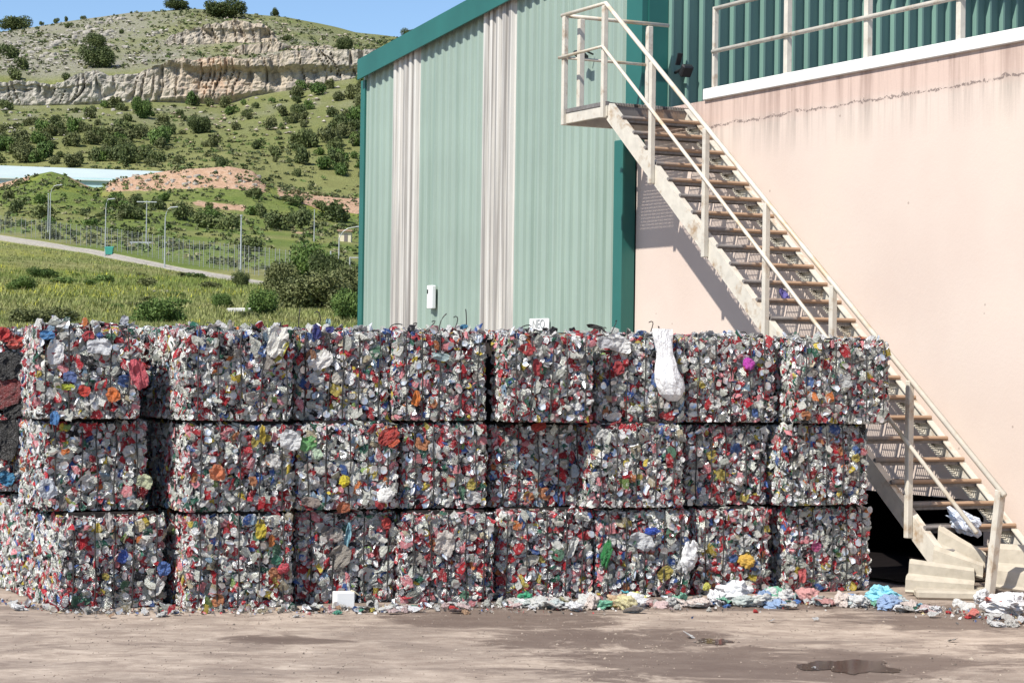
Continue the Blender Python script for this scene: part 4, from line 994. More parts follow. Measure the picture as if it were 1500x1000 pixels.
def face_cans(r, nx_ext, ny_ext, cell, layers, gen):
    pass
def bale_mass(r, w, l, h, left_d, right_d, top_d, red):
    """crushed cans over the faces of a bale; local frame: x 0..w, y 0..l (front at y=0), z 0..h"""
    Ps = []; Ns = []
    def scatter(n, fn):
        a = r.uniform(0, 1, n); b = r.uniform(0, 1, n); return fn(a, b)
    bul = r.uniform(0, 6.28, 6)
    def bulge(u, v): return .008 * np.sin(u * 7 + bul[0]) * np.sin(v * 9 + bul[1]) + .007 * np.sin(u * 17 + bul[2]) * np.sin(v * 15 + bul[3])
    def edge(u, U): d = np.minimum(u, U - u); return -.018 * np.clip(1 - d / .05, 0, 1) ** 2
    def grid(U, Vv, cell):
        nu, nv = max(1, int(U / cell)), max(1, int(Vv / cell)); i, j = np.meshgrid(np.arange(nu), np.arange(nv), indexing='ij')
        u = (i.ravel() + r.uniform(-.25, 1.25, nu * nv)) / nu * U; v = (j.ravel() + r.uniform(-.25, 1.25, nu * nv)) / nv * Vv
        return np.clip(u, .024, U - .024), np.clip(v, .03, Vv - .034)
    for cell, off in ((.0335, .0), (.041, .026)):
        u, v = grid(w, h, cell); d = off + r.uniform(-.012, .034, len(u)) - bulge(u, v) - edge(u, w) - edge(v, h)
        Ps.append(np.stack([u, d, v], 1)); Ns.append(np.tile([0, -1, 0], (len(u), 1)))
        for dd, X, sg in ((left_d, 0, 1), (right_d, w, -1)):
            if dd <= 0: continue
            u, v = grid(dd, h, cell * 1.15); d = off + r.uniform(-.008, .02, len(u)) - bulge(u + 3, v) - edge(v, h) + .028 * np.clip(1 - u / .06, 0, 1) ** 2
            Ps.append(np.stack([X + sg * d, u, v], 1)); Ns.append(np.tile([-sg, 0, 0], (len(u), 1)))
    if top_d > 0:
        u, v = grid(w, top_d, .045); d = r.uniform(-.012, .03, len(u)) - edge(u, w) + .028 * np.clip(1 - v / .06, 0, 1) ** 2
        Ps.append(np.stack([u, v, h - d], 1)); Ns.append(np.tile([0, 0, 1], (len(u), 1)))
    Pp = np.concatenate(Ps); Nn = np.concatenate(Ns).astype(float); n = len(Pp)
    # orientation: outward axis jittered, random spin
    Nn = Nn + r.normal(0, .27, (n, 3)); Nn /= np.linalg.norm(Nn, axis=1)[:, None]
    A = np.cross(Nn, r.normal(size=(n, 3))); A /= np.linalg.norm(A, axis=1)[:, None]; B = np.cross(Nn, A)
    k = r.choice(len(PROTO), n, p=np.array([.058] * 8 + [.036] * 8 + [.0250] * 10) / (8 * .058 + 8 * .036 + .25))
    col, met = rand_colours(n, r, red); sc = r.uniform(.65, 1.08, n)
    VV = []; TT = []; CC = []; base = 0
    squash = r.uniform(.35, .85, n)
    for q, (V, T, slt) in enumerate(PROTO):
        idx = np.where(k == q)[0]
        if len(idx) == 0: continue
        Vt = V[None] * sc[idx][:, None, None]
        X = Pp[idx][:, None] + Vt[:, :, 0:1] * A[idx][:, None] + Vt[:, :, 1:2] * B[idx][:, None] + Vt[:, :, 2:3] * (Nn[idx] * squash[idx][:, None])[:, None]
        nv = len(V); VV.append(X.reshape(-1, 3)); TT.append((T[None] + (base + np.arange(len(idx)) * nv)[:, None, None]).reshape(-1, 3)); base += nv * len(idx)
        c = np.repeat(np.concatenate([col[idx], met[idx][:, None]], 1)[:, None], len(T), 1)
        silver = np.concatenate([np.repeat(r.uniform(.34, .86, (len(idx), 1)), 3, 1), np.ones((len(idx), 1))], 1)
        c[:, slt == 1] = silver[:, None]; CC.append(c.reshape(-1, 4))
    VV = np.concatenate(VV); VV[:, 2] = np.clip(VV[:, 2], .003, None)
    return np_mesh('crushed_cans', VV, np.concatenate(TT), False, np.concatenate(CC))
TIER = [0.0, 0.768, 1.498]; THT = [.735, .70, .735]
COLX = {0: [(88, 244), (274, 431), (436, 582), (588, 726), (730, 871), (876, 1014), (1018, 1130), (1150, 1273)],
        1: [(67, 217), (272, 433), (436, 586), (590, 716), (720, 859), (863, 1003), (1006, 1126), (1146, 1270)],
        2: [(52, 207), (270, 431), (434, 573), (577, 715), (742, 871), (876, 1006), (1009, 1138), (1163, 1301)]}
COLY = [17.15, 17.32, 17.72, 18.0, 18.3, 18.6, 18.92, 19.16]
YOFF = {0: [0, .02, .14, 0, .05, .02, .07, .12], 1: [.10, .02, .05, .10, .16, -.06, .12, 0], 2: [0, 0, .16, .08, -.12, .10, .05, -.06]}
YAW = {0: [27, 24, 19, 18, 20, 19, 18, 22], 1: [25, 25, 18, 20, 18, 21, 19, 21], 2: [18, 25, 19, 18, 23, 18, 19, 23]}
ORD = ['first', 'second', 'third', 'fourth', 'fifth', 'sixth', 'seventh', 'eighth']
TN = ['bottom', 'middle', 'top']
FEAT = {(2, 5): 'top-tier can bale with a long white bag hanging down its front', (1, 1): 'middle-tier can bale with a white and green bag flap, second column from the open end',
        (2, 6): 'top-tier can bale with a round magenta scrap, second column from the pink wall', (2, 0): 'top-tier can bale with white papers and blue scraps, at the open end of the row',
        (0, 5): 'bottom-tier can bale with a green bottle and a spotted white bag', (0, 2): 'bottom-tier can bale with a pale blue strip and a white box lying before it'}
BALES = {}
brng = np.random.default_rng(99)
def make_bale(corner, yaw, w, l, h, label, group, sides=(.35, .3, .3), red=1.0, cans=46, name='can_bale', seed=0, gap=.0):
    r = np.random.default_rng(1000 + seed)
    e = empty(name, tuple(corner), yaw); tag(e, label, 'bale', group); e.rotation_euler = (0, float(r.normal(0, .007)) if corner[2] > .1 else 0.0, yaw)
    me = bale_mass(r, w, l, h, *sides, red); me.materials.append(MT['cans'])
    m = link('crushed_cans', me, None, e); m['kind'] = 'stuff'
    MB().box((.06, .07, .004), (w - .06, l, h + gap)).build('core', MT['core'], e)
    # single cans standing proud on the faces
    for q in range(cans):
        o = link('crushed_can', CAN_MESH[r.integers(len(CAN_MESH))], None, e)
        rot = (math.pi / 2 + r.normal(0, .4), r.uniform(0, 6.28), r.normal(0, .4))
        o.location = (r.uniform(.03, w - .03), r.uniform(-.024, -.004), r.uniform(.03, h - .03)); o.rotation_euler = rot; sc = r.uniform(.85, 1.2); o.scale = (sc, sc, sc * .7)
        c, _ = rand_colours(1, r, red); o.color = (*c[0], 1)
    for q in range(7):
        o = link('plastic_scrap', SHEETS[r.integers(len(SHEETS))], None, e)
        o.location = (r.uniform(.06, w - .06), -.026, r.uniform(.06, h - .06)); o.rotation_euler = (math.pi / 2 + r.normal(0, .2), r.uniform(0, 6.28), r.normal(0, .2))
        s_ = r.uniform(.05, .11); o.scale = (s_, s_ * r.uniform(.6, 1.6), s_ * .8)
        pal = [(.74, .73, .70), (.68, .68, .65), (.70, .69, .66), (.45, .04, .05), (.07, .15, .38), (.50, .40, .08), (.58, .55, .48), (.52, .2, .08), (.08, .2, .12), (.3, .27, .24)]
        o.color = (*pal[r.integers(len(pal))], 1)
    nw = max(3, int(round(w / .165)))
    for q in range(nw):
        x = (q + .5) / nw * w + r.normal(0, .012)
        pts = [(x, l * .5, h + .012), (x, .0, h + .012), (x + r.normal(0, .004), -.022, h - .03)] + [(x + r.normal(0, .006), -.032 + r.normal(0, .004), h * t) for t in (.8, .55, .3)] + [(x + r.normal(0, .004), -.022, .03), (x, .02, .006)]
        MB().tube(pts, .0062, 4).build('baling_wire', MT['wire'], e)
    return e
for t in range(3):
    for c in range(8):
        yaw = math.radians(YAW[t][c] + brng.normal(0, .6)); Y = COLY[c] + YOFF[t][c]
        z = TIER[t]; zc = z + .35; X = x_at(COLX[t][c][0], Y, zc); lo, hi = .5, 1.5
        for _ in range(30):
            w = (lo + hi) / 2; px = proj((X + w * math.cos(yaw), Y + w * math.sin(yaw), zc))[0]
            if px < COLX[t][c][1] - (4 if c < 7 else 0): lo = w
            else: hi = w
        lab = FEAT.get((t, c)) or (f'{TN[t]}-tier can bale, {ORD[c]} column from the open end' if c < 4 else f'{TN[t]}-tier can bale, {ORD[7 - c]} column from the pink wall')
        sd = ((.95 if c <= 1 else .35), (1.0 if c == 7 else .25), (.7 if t == 2 else .16))
        BALES[(t, c)] = (make_bale((X, Y, z), yaw, w, 1.1, THT[t] + brng.normal(0, .006), lab, 'baled cans in the front row', sd, red=(1.5 if c in (3, 4, 6) else 1.0) * (1.3 if t == 0 else 1), seed=t * 8 + c, gap=(.028 if t < 2 else -.05)), w, yaw, np.array([X, Y, z]))
# the row behind: a bale backing the first column, and the stack with red film beyond it
_e, _w, _yw, _P = BALES[(0, 0)]; _b = _P + 1.13 * np.array([-math.sin(_yw), math.cos(_yw), 0])
make_bale(tuple(_b), _yw, .9, 1.1, THT[0], 'bottom can bale directly behind the corner bale at the open end', 'bales in the row behind', (1.0, .1, .5), 1.0, 10, seed=80, gap=-.05)
for t in range(3):
    _e, _w, _yw, _P = BALES[(t, 1)]; _b = _P + 1.14 * np.array([-math.sin(_yw), math.cos(_yw), 0])
    make_bale(tuple(_b), _yw, .9, 1.0, THT[t], f'{TN[t]}-tier bale of the back row, filling the dark gap after the first column', 'bales in the row behind', (.8, .1, .2), 1.0, 6, seed=90 + t, gap=(.028 if t < 2 else -.05))
for t in range(3):
    make_bale((-5.2, 19.62, TIER[t]), math.radians(16), .95, 1.1, THT[t], f'{TN[t]}-tier bale with torn red film in the stack set back behind the open end', 'bales in the row behind', (.1, .5, .3), 2.0, 30, seed=60 + t, gap=(.028 if t < 2 else -.05))

# ------------------------------------------------------------------ odd pieces caught in the bales (parts of their bale)
def on_bale(t, c, x, y, out=.03):
    e, w, yaw, P = BALES[(t, c)]; nrm = np.array([math.sin(yaw), -math.cos(yaw), 0]); d = ray(x, y)
    k = ((P + nrm * out - CAM) @ nrm) / (d @ nrm); p = CAM + d * k - P
    cx = np.array([math.cos(yaw), math.sin(yaw), 0]); return (float(p @ cx), -out, float(p[2])), np.linalg.norm(d * k) / FPX
SP = [  # tier, column, x, y, w, h, colour, spin, kind
 (2, 5, 905, 502, 40, 26, (.82, .82, .80), .3, 's'), (2, 2, 470, 527, 44, 28, (.82, .80, .76), -.4, 's'), (2, 2, 455, 521, 17, 20, (.25, .11, .05), .1, 's'),
 (2, 1, 405, 500, 34, 52, (.80, .78, .70), .25, 's'), (2, 1, 412, 515, 10, 36, (.55, .50, .08), .6, 's'), (2, 2, 463, 486, 15, 24, (.03, .04, .22), 0, 's'), (2, 2, 482, 482, 14, 10, (.04, .05, .26), 0, 's'),
 (2, 3, 610, 583, 13, 25, (.80, .22, .03), .1, 's'), (2, 6, 1098, 533, 17, 17, (.52, .06, .42), 0, 'b'), (2, 0, 166, 579, 22, 22, (.80, .20, .04), 0, 's'),
 (2, 0, 203, 548, 24, 48, (.62, .10, .13), -.35, 's'), (2, 0, 82, 516, 26, 36, (.82, .82, .82), 0, 's'), (2, 0, 70, 491, 24, 14, (.08, .28, .60), .1, 's'), (2, 0, 97, 567, 30, 10, (.48, .55, .05), 0, 's'),
 (2, 0, 146, 508, 40, 26, (.72, .73, .75), 0, 's'), (2, 0, 103, 552, 22, 18, (.10, .16, .38), 0, 's'), (2, 0, 80, 612, 14, 22, (.08, .26, .58), 0, 's'), (2, 0, 124, 573, 20, 18, (.66, .05, .03), .4, 's'),
 (1, 1, 318, 692, 28, 24, (.80, .24, .10), .3, 's'), (1, 1, 425, 643, 34, 30, (.80, .81, .80), .4, 's'), (1, 2, 452, 650, 30, 22, (.16, .42, .14), -.2, 's'), (1, 2, 460, 664, 30, 18, (.55, .72, .52), .2, 's'),
 (1, 1, 384, 636, 11, 30, (.58, .42, .04), .05, 's'), (1, 2, 570, 640, 36, 22, (.42, .03, .02), -.5, 's'), (1, 2, 578, 650, 20, 10, (.72, .12, .05), -.5, 's'),
 (1, 2, 505, 705, 14, 16, (.70, .58, .04), .2, 'b'), (1, 2, 503, 744, 22, 16, (.46, .13, .05), 0, 's'), (1, 2, 566, 726, 26, 22, (.80, .79, .76), 0, 'b'), (1, 2, 456, 735, 30, 16, (.30, .24, .21), .2, 's'),
 (1, 4, 790, 625, 26, 14, (.55, .05, .04), -.3, 's'), (1, 4, 842, 690, 14, 20, (.55, .58, .6), 0, 's'), (0, 1, 382, 778, 18, 24, (.68, .54, .04), .1, 's'), (0, 1, 398, 792, 10, 18, (.66, .22, .05), .1, 's'), (0, 1, 405, 820, 18, 14, (.05, .26, .16), .3, 's'), (0, 1, 416, 832, 18, 16, (.66, .10, .13), .2, 'b'),
 (0, 2, 490, 783, 26, 22, (.36, .32, .29), 0, 's'), (0, 2, 510, 782, 9, 38, (.30, .58, .68), .1, 's'), (0, 2, 498, 815, 32, 40, (.30, .27, .23), .6, 's'), (0, 2, 566, 766, 18, 16, (.55, .05, .04), .5, 's'),
 (0, 3, 652, 795, 34, 40, (.66, .60, .54), .2, 's'), (0, 5, 889, 811, 15, 38, (.03, .22, .06), .15, 'b'), (0, 5, 1011, 814, 28, 46, (.82, .82, .82), 0, 'b'), (0, 5, 955, 778, 22, 12, (.04, .10, .50), 0, 'b'), (0, 5, 940, 792, 42, 26, (.62, .63, .64), .3, 's'),
 (0, 4, 838, 800, 14, 34, (.70, .70, .66), .4, 's'), (0, 6, 1094, 822, 24, 20, (.68, .42, .08), .2, 'b'), (0, 7, 1196, 800, 18, 18, (.45, .06, .20), .7, 's'), (0, 7, 1175, 842, 14, 22, (.70, .14, .14), 0, 's'), (2, 7, 1238, 560, 22, 14, (.55, .56, .55), 0, 's'),
 (1, 0, 70, 716, 30, 30, (.62, .66, .72), 0, 's'), (1, 0, 66, 712, 14, 14, (.05, .12, .42), 0, 's'), (1, 0, 212, 705, 26, 22, (.62, .66, .42), .2, 's'), (0, 0, 160, 765, 12, 30, (.62, .58, .54), -.2, 's'), (0, 0, 240, 832, 20, 22, (.08, .18, .50), 0, 's'), (0, 0, 180, 815, 16, 20, (.05, .12, .48), .5, 's'),
 (2, 4, 885, 500, 28, 18, (.60, .60, .62), 0, 's'), (2, 3, 645, 522, 30, 12, (.48, .62, .62), .2, 's'), (2, 4, 770, 512, 24, 14, (.5, .05, .05), .5, 's')]
for t, c, x, y, w, h, col, spin, kd in SP:
    if c > 0 and x < COLX[t][c][0]: c -= 1
    p, k = on_bale(t, c, x, y, .045); e = BALES[(t, c)][0]
    if kd == 's': o = link('plastic_scrap', random.choice(SHEETS), None, e, p, (math.pi / 2 + random.gauss(0, .08), spin, random.gauss(0, .08)), (w * k * .92, h * k * .92, max(w, h) * k * .5))
    else: o = link('plastic_bag', random.choice(BLOBS), None, e, p, (0, spin, random.gauss(0, .3)), (w * k, min(w, h) * k * .7, h * k))
    o.color = (*col, 1)
# the long white bag: a drooping sleeve with an open mouth
def hanging_bag():
    e = BALES[(2, 5)][0]; (x0, _, z1), k = on_bale(2, 5, 968, 484, .03); (x1, _, z0), k = on_bale(2, 5, 984, 586, .03)
    V = []; T = []; nr, nc = 22, 18
    for i in range(nr + 1):
        t = i / nr; z = z1 + .02 + (z0 - z1 - .02) * t; cx = x0 + (x1 - x0) * (t ** 1.6); wd = k * np.interp(t, [0, .1, .35, .55, .75, .92, 1], [15, 15, 13, 17, 21, 16, 6]); dp = k * np.interp(t, [0, .1, .4, .7, .9, 1], [3, 5, 6, 13, 13, 5])
        for j in range(nc):
            a = 2 * math.pi * j / nc; cr = 1 +   .26 * float(vnoise(math.cos(a) * 3.2, math.sin(a) * 3.2, t * 3.0, 5)) + .13 * float(vnoise(math.cos(a) * 7, math.sin(a) * 7, t * 12, 6))
            V.append((cx + wd * math.cos(a) * cr, -.05 - dp * .4 + dp * math.sin(a) * cr, z))
    for i in range(nr):
        for j in range(nc): T.append((i * nc + j, i * nc + (j + 1) % nc, (i + 1) * nc + (j + 1) % nc, (i + 1) * nc + j))
    me = np_mesh('white_bag', np.array(V), T, False); me.materials.append(MT['film']); o = link('white_bag', me, None, e); o.color = (.84, .84, .84, 1)
    o['label'] = 'long white bag hanging down the bale front'
hanging_bag()
# red film draped over the stack behind; dark pieces paint in a gap's darkness
for x, y, w, h, col in ((6, 490, 26, 20, (.55, .03, .03)), (25, 500, 26, 18, (.60, .07, .05)), (8, 575, 46, 40, (.16, .02, .02)), (20, 505, 22, 12, (.62, .16, .12)), (10, 700, 24, 22, (.05, .25, .45)), (12, 535, 52, 40, (.012, .012, .012)), (4, 640, 44, 60, (.014, .014, .014)), (20, 600, 30, 22, (.015, .015, .015))):
    tt = 2 if y < 620 else 1
    e = [o for o in COL.objects if o.name.startswith('can_bale') and o.get('label', '').startswith(TN[tt] + '-tier bale with torn red')][0]
    P = np.array(e.location); yaw = math.radians(16); nrm = np.array([math.sin(yaw), -math.cos(yaw), 0]); d = ray(x, y); kk = ((P + nrm * .06 - CAM) @ nrm) / (d @ nrm); p = CAM + d * kk - P
    o = link('red_film_and_gap_shade', random.choice(SHEETS), None, e, (float(p @ np.array([math.cos(yaw), math.sin(yaw), 0])), -.06, float(p[2])), (math.pi / 2, random.uniform(-.5, .5), 0), (w * .006, h * .006, .12)); o.color = (*col, 1)
# loose wire ends and flaps sticking up along the bale tops
def tuft(x, t_c, hgt, curl, seed):
    e, w, yaw, P = BALES[(2, t_c)]; r = random.Random(seed); p, k = on_bale(2, t_c, x, 487, -.06); h0 = THT[2]
    pts = [(p[0], .06, h0 - .06)]; a = r.uniform(0, 6.28)
    for q in range(1, 8):
        u = q / 7; pts.append((p[0] + curl * math.sin(u * 4 + a) * .05 + curl * u * .06, .06 + .02 * math.cos(u * 5), h0 - .06 + (hgt + .06) * math.sin(min(u * 1.9, 2.2)) ))
    MB().tube(pts, .0045, 4).build('loose_wire', MT['wire'], e)
for q, (x, c, hg, cu) in enumerate(((622, 3, .10, 1.0), (655, 3, .16, -1.0), (662, 3, .14, .6), (682, 3, .20, .3), (610, 3, .08, -1), (870, 4, .08, 1), (895, 5, .14, .4), (953, 5, .14, -.5), (962, 5, .10, .8), (575, 3, .07, 1), (760, 4, .08, 1), (437, 2, .18, .1), (466, 2, .16, -.4), (90, 0, .06, 1), (300, 1, .05, 1), (1080, 6, .06, 1))): tuft(x, c, hg, cu, q)
tr = np.random.default_rng(55)
for c in range(8):       # crumpled cans and flaps standing proud of the top edge
    e, w, yaw, P = BALES[(2, c)]
    for q in range(16):
        o = link('crushed_can', CAN_MESH[tr.integers(8, len(CAN_MESH))], None, e, (tr.uniform(.02, w - .02), tr.uniform(.0, .25), THT[2] + tr.uniform(-.01, .03)), tuple(tr.uniform(0, 6.28, 3)), (1.1,) * 3); cc, _ = rand_colours(1, tr); o.color = (*cc[0], 1)
    for q in range(4):
        o = link('plastic_scrap', SHEETS[tr.integers(len(SHEETS))], None, e, (tr.uniform(.05, w - .05), tr.uniform(.0, .15), THT[2] + .02), tuple(tr.uniform(-.8, .8, 3)), (.1, .1, .08)); o.color = (.78, .77, .75, 1)
for x, y, w, h, col, c in ((183, 470, 12, 14, (.6, .62, .68), 0), (680, 479, 12, 7, (.06, .28, .5), 3), (480, 472, 8, 12, (.45, .66, .7), 2), (870, 477, 26, 6, (.03, .03, .03), 4), (785, 488, 40, 10, (.05, .05, .06), 4)):
    p, k = on_bale(2, c, x, y, -.05); o = link('plastic_scrap', random.choice(SHEETS), None, BALES[(2, c)][0], (p[0], .05, max(p[2], THT[2])), (math.pi / 2, random.uniform(-.4, .4), 0), (w * k, h * k, .05)); o.color = (*col, 1)

# ------------------------------------------------------------------ litter on the ground along the foot of the row
LIT = 'loose litter along the foot of the bales'
def litter(x, y, w, h, col, label, kind='s', group=LIT, name=None, z=None, lift=0.0):
    p = on_z(x, y, 0.0); k = p[1] / FPX; w_, h_ = w * k, h * k
    if kind == 's': o = link(name or 'plastic_scrap', random.choice(SHEETS), None, None, (p[0], p[1], h_ * .35 + .012 + lift), (random.uniform(-.5, .5), random.uniform(-.35, .35), random.uniform(0, 6.28)), (w_, w_ * random.uniform(.6, 1), h_ * 1.6))
    else: o = link(name or 'plastic_bag', random.choice(BLOBS), None, None, (p[0], p[1], h_ * .46 + lift), (random.uniform(-.25, .25), random.uniform(-.25, .25), random.uniform(0, 6.28)), (w_, w_ * .8, h_))
    o.color = (*col, 1); tag(o, label, 'litter', group); return o
UN = [(770, 884, 28, 18, (.07, .42, .22), 'bright green crumpled plastic cup lying among the litter', 'b'), (850, 868, 20, 12, (.10, .55, .05), 'vivid lime green scrap near the bale foot', 's'),
      (932, 886, 26, 22, (.72, .70, .22), 'pale yellow bag scrap on the ground before the bales', 'b'), (917, 878, 16, 16, (.10, .50, .58), 'turquoise scrap beside the pale yellow bag', 's'),
      (1075, 882, 60, 34, (.78, .78, .79), 'large crumpled clear plastic bag at the bale foot', 'b'), (1080, 880, 26, 12, (.14, .24, .60), 'blue printed film on the clear plastic bag', 's'),
      (1294, 886, 48, 30, (.28, .68, .80), 'light blue plastic bag by the last bale near the stairs', 'b'), (1235, 884, 52, 10, (.62, .36, .22), 'flat orange-brown carton under the last bale', 's'),
      (1460, 900, 34, 18, (.72, .20, .15), 'coral red scrap in the clear film heap by the lowest stair post', 's'), (1424, 905, 22, 16, (.72, .22, .18), 'smaller coral scrap beside the foot of the stairs', 's'),
      (1475, 900, 74, 34, (.78, .78, .78), 'heap of clear crumpled film beside the lowest stair post', 'b'), (1345, 890, 16, 10, (.20, .48, .62), 'blue scrap before the broken sheets', 's'),
      (1437, 884, 26, 22, (.80, .80, .80), 'white bag knot against the lowest stair post', 'b'), (1412, 892, 34, 14, (.78, .77, .73), 'white torn film before the broken fibre sheets', 's'), (1168, 883, 22, 26, (.42, .55, .50), 'grey-green torn flap at the foot of the last bale', 's'),
      (1035, 873, 12, 12, (.72, .70, .16), 'small yellow lid on the clear film', 'b'), (942, 862, 50, 12, (.70, .70, .66), 'long strip of white film under the spotted bag bale', 's')]
for x, y, w, h, col, lab, kd in UN: litter(x, y, w, h, col, lab, kd, None, lift=.05 if 'on the clear' in lab or 'in the clear' in lab else 0)
# white open box
p = on_z(503, 890); k = p[1] / FPX; e = empty('carton', tuple(p), .35); tag(e, 'small white open carton standing on the ground before the bales', 'box')
q = 14 * k; MB().box((-q, -q * .8, 0), (q, q * .8, 24 * k)).build('body', MT['white_plain'], e, bevel=.006)
MB().obox((q * 1.25, 0, 22 * k), ((.8, 0, -.6), (0, 1, 0), (.6, 0, .8)), (q * .35, q * .7, .003)).build('flap', MT['cream'], e)
lab_by = {'w': 'crumpled white or clear plastic scrap lying at the foot of the bales', 'c': 'small coloured plastic scrap lying at the foot of the bales', 'k': 'crushed drinks can fallen at the foot of the bales'}
lr = random.Random(12)
def base_y(x): return float(np.interp(x, [0, 85, 430, 585, 870, 1130, 1280, 1500], [878, 894, 893, 888, 882, 876, 878, 905]))
for q in range(150):
    x = lr.uniform(430, 1340) if q < 120 else (lr.uniform(1340, 1500) if q < 138 else lr.uniform(0, 260)); y = base_y(x) + abs(lr.gauss(0, 5)) + (6 if x > 900 else 1)
    if q % 3: litter(x, y, lr.uniform(9, 30), lr.uniform(4, 13), lr.choice([(.74, .73, .71), (.64, .63, .60), (.80, .80, .80), (.54, .52, .48), (.66, .50, .48)]), lab_by['w'], lr.choice('sb'), LIT)
    else: litter(x, y, lr.uniform(6, 14), lr.uniform(4, 8), lr.choice([(.60, .06, .06), (.10, .22, .52), (.65, .30, .28), (.60, .50, .12), (.10, .35, .25), (.5, .32, .2)]), lab_by['c'], lr.choice('sb'), LIT)
for q in range(70):
    x = lr.uniform(30, 1290); y = base_y(x) + abs(lr.gauss(0, 3)) + 1; p = on_z(x, y)
    o = link('crushed_can', CAN_MESH[lr.randrange(len(CAN_MESH))], None, None, (p[0], p[1], .03), tuple(lr.uniform(0, 6.28) for _ in range(3))); cc, _ = rand_colours(1, tr); o.color = (*cc[0], 1); tag(o, lab_by['k'], 'can', LIT)
for q in range(52):
    x = lr.uniform(760, 1335); y = base_y(x) + 4 + lr.uniform(0, 9); litter(x, y, lr.uniform(18, 42), lr.uniform(11, 24), lr.choice([(.74, .74, .72), (.66, .66, .64), (.80, .80, .80), (.60, .60, .57), (.55, .62, .62), (.70, .60, .54), (.50, .55, .52), (.66, .60, .34), (.30, .42, .62), (.60, .30, .28), (.72, .72, .70), (.68, .68, .66), (.20, .50, .34), (.60, .42, .26)]), 'larger crumpled film piece heaped along the foot of the bales towards the stairs', lr.choice('bbs'), LIT)
for x, y, w, h in ((18, 886, 16, 6), (72, 893, 24, 9), (30, 868, 20, 10), (1195, 909, 10, 4), (1130, 911, 9, 3), (1010, 934, 24, 5), (1395, 940, 14, 3), (1192, 981, 10, 5)): litter(x, y, w, h, (.75, .74, .72), 'pale scrap lying out on the yard away from the bales', 's', 'stray scraps on the yard')
# fine rubbish crumbs, uncountable
def crumbs():
    n = 2600; r = np.random.default_rng(77); x = r.uniform(0, 1500, n); yb = np.array([base_y(a) for a in x]); y = yb + np.abs(r.normal(0, 7, n)) * np.where(x > 700, 1, .5); P = np.array([on_z(a, b) for a, b in zip(x, y)])
    s = r.uniform(.006, .022, n)[:, None]; a = r.normal(size=(n, 3)); a /= np.linalg.norm(a, axis=1)[:, None]; b = np.cross(a, r.normal(size=(n, 3))); b /= np.linalg.norm(b, axis=1)[:, None]
    P[:, 2] = .012; V = np.stack([P + a * s, P + b * s, P - a * s, P - b * s * .6], 1); V[:, :, 2] = np.maximum(V[:, :, 2], .004)
    pal = np.array([(.75, .74, .72), (.6, .58, .54), (.3, .26, .22), (.08, .07, .06), (.5, .06, .06), (.12, .2, .45), (.5, .4, .2)]); c = pal[r.choice(7, n, p=[.14, .2, .26, .22, .08, .05, .05])]
    me = np_mesh('rubbish_crumbs', V.reshape(-1, 3), np.arange(n * 4).reshape(-1, 4), False, np.concatenate([c, np.zeros((n, 1))], 1)); o = link('rubbish_crumbs', me, MT['cans']); tag(o, 'fine rubbish crumbs strewn along the foot of the bales', 'rubbish', None, 'stuff')
crumbs()

# ------------------------------------------------------------------ broken fibre-cement sheets under the stairs
MT['fibre_beige'] = simple('beige_fibre_cement', (.42, .375, .30), .85, 0, .12, 9, dirt=(.30, .26, .20), dirt_scale=6, dirt_lo=.5, dirt_hi=.75, bmp=.15)
def broken_sheet(corners, waves, depth, thick, label, seed):
    """a corrugated slab spanned by 4 world corners: near-left, near-right, far-right, far-left; ribs run left-right"""
    c = [np.array(p, float) for p in corners]; nu, nv = 14, waves * 8; r = np.random.default_rng(seed); nrm = np.cross(c[1] - c[0], c[3] - c[0]); nrm /= np.linalg.norm(nrm); nrm *= np.sign(nrm[2])
    V = []
    jl, jr = r.normal(0, .02, nv + 1).cumsum() * .3, r.normal(0, .02, nv + 1).cumsum() * .3
    for sd in (0, 1):
        for j in range(nv + 1):
            v = j / nv; prof = depth * min(1, max(0, .5 - .95 * math.cos(2 * math.pi * v * waves)))
            for i in range(nu + 1):
                u = i / nu; uu = u * (1 + jr[j] - jl[j]) + jl[j]
                p = (c[0] * (1 - uu) + c[1] * uu) * (1 - v) + (c[3] * (1 - uu) + c[2] * uu) * v
                V.append(p + nrm * (prof - sd * thick))
    m = (nu + 1) * (nv + 1); T = []; q = lambda i, j: j * (nu + 1) + i
    for j in range(nv):
        for i in range(nu): T.append((q(i, j), q(i + 1, j), q(i + 1, j + 1), q(i, j + 1))); T.append((m + q(i, j + 1), m + q(i + 1, j + 1), m + q(i + 1, j), m + q(i, j)))
    for i in range(nu): T.append((q(i + 1, 0), q(i, 0), m + q(i, 0), m + q(i + 1, 0))); T.append((q(i, nv), q(i + 1, nv), m + q(i + 1, nv), m + q(i, nv)))
    for j in range(nv): T.append((q(0, j), q(0, j + 1), m + q(0, j + 1), m + q(0, j))); T.append((q(nu, j + 1), q(nu, j), m + q(nu, j), m + q(nu, j + 1)))
    V = np.array(V); b = V.mean(0); b[2] = V[:, 2].min(); o = link('broken_sheet', np_mesh('broken_sheet', V - b, T, False), MT['fibre_beige'], None, tuple(b)); tag(o, label, 'sheet', 'broken sheets under the stairs'); return o
def gp(x, y, Y): return at_depth(x, y, Y)
broken_sheet([gp(1325, 866, 19.15), gp(1427, 872, 19.0), gp(1424, 832, 19.3), gp(1336, 818, 19.45)], 2, .07, .02, 'broken beige corrugated sheet lying lowest at the foot of the stairs', 3)
broken_sheet([gp(1366, 826, 19.35), gp(1440, 845, 19.15), gp(1448, 815, 19.45), gp(1378, 768, 19.75)], 2, .08, .02, 'beige corrugated sheet fragment tilted against the end of the stair stringer', 5)
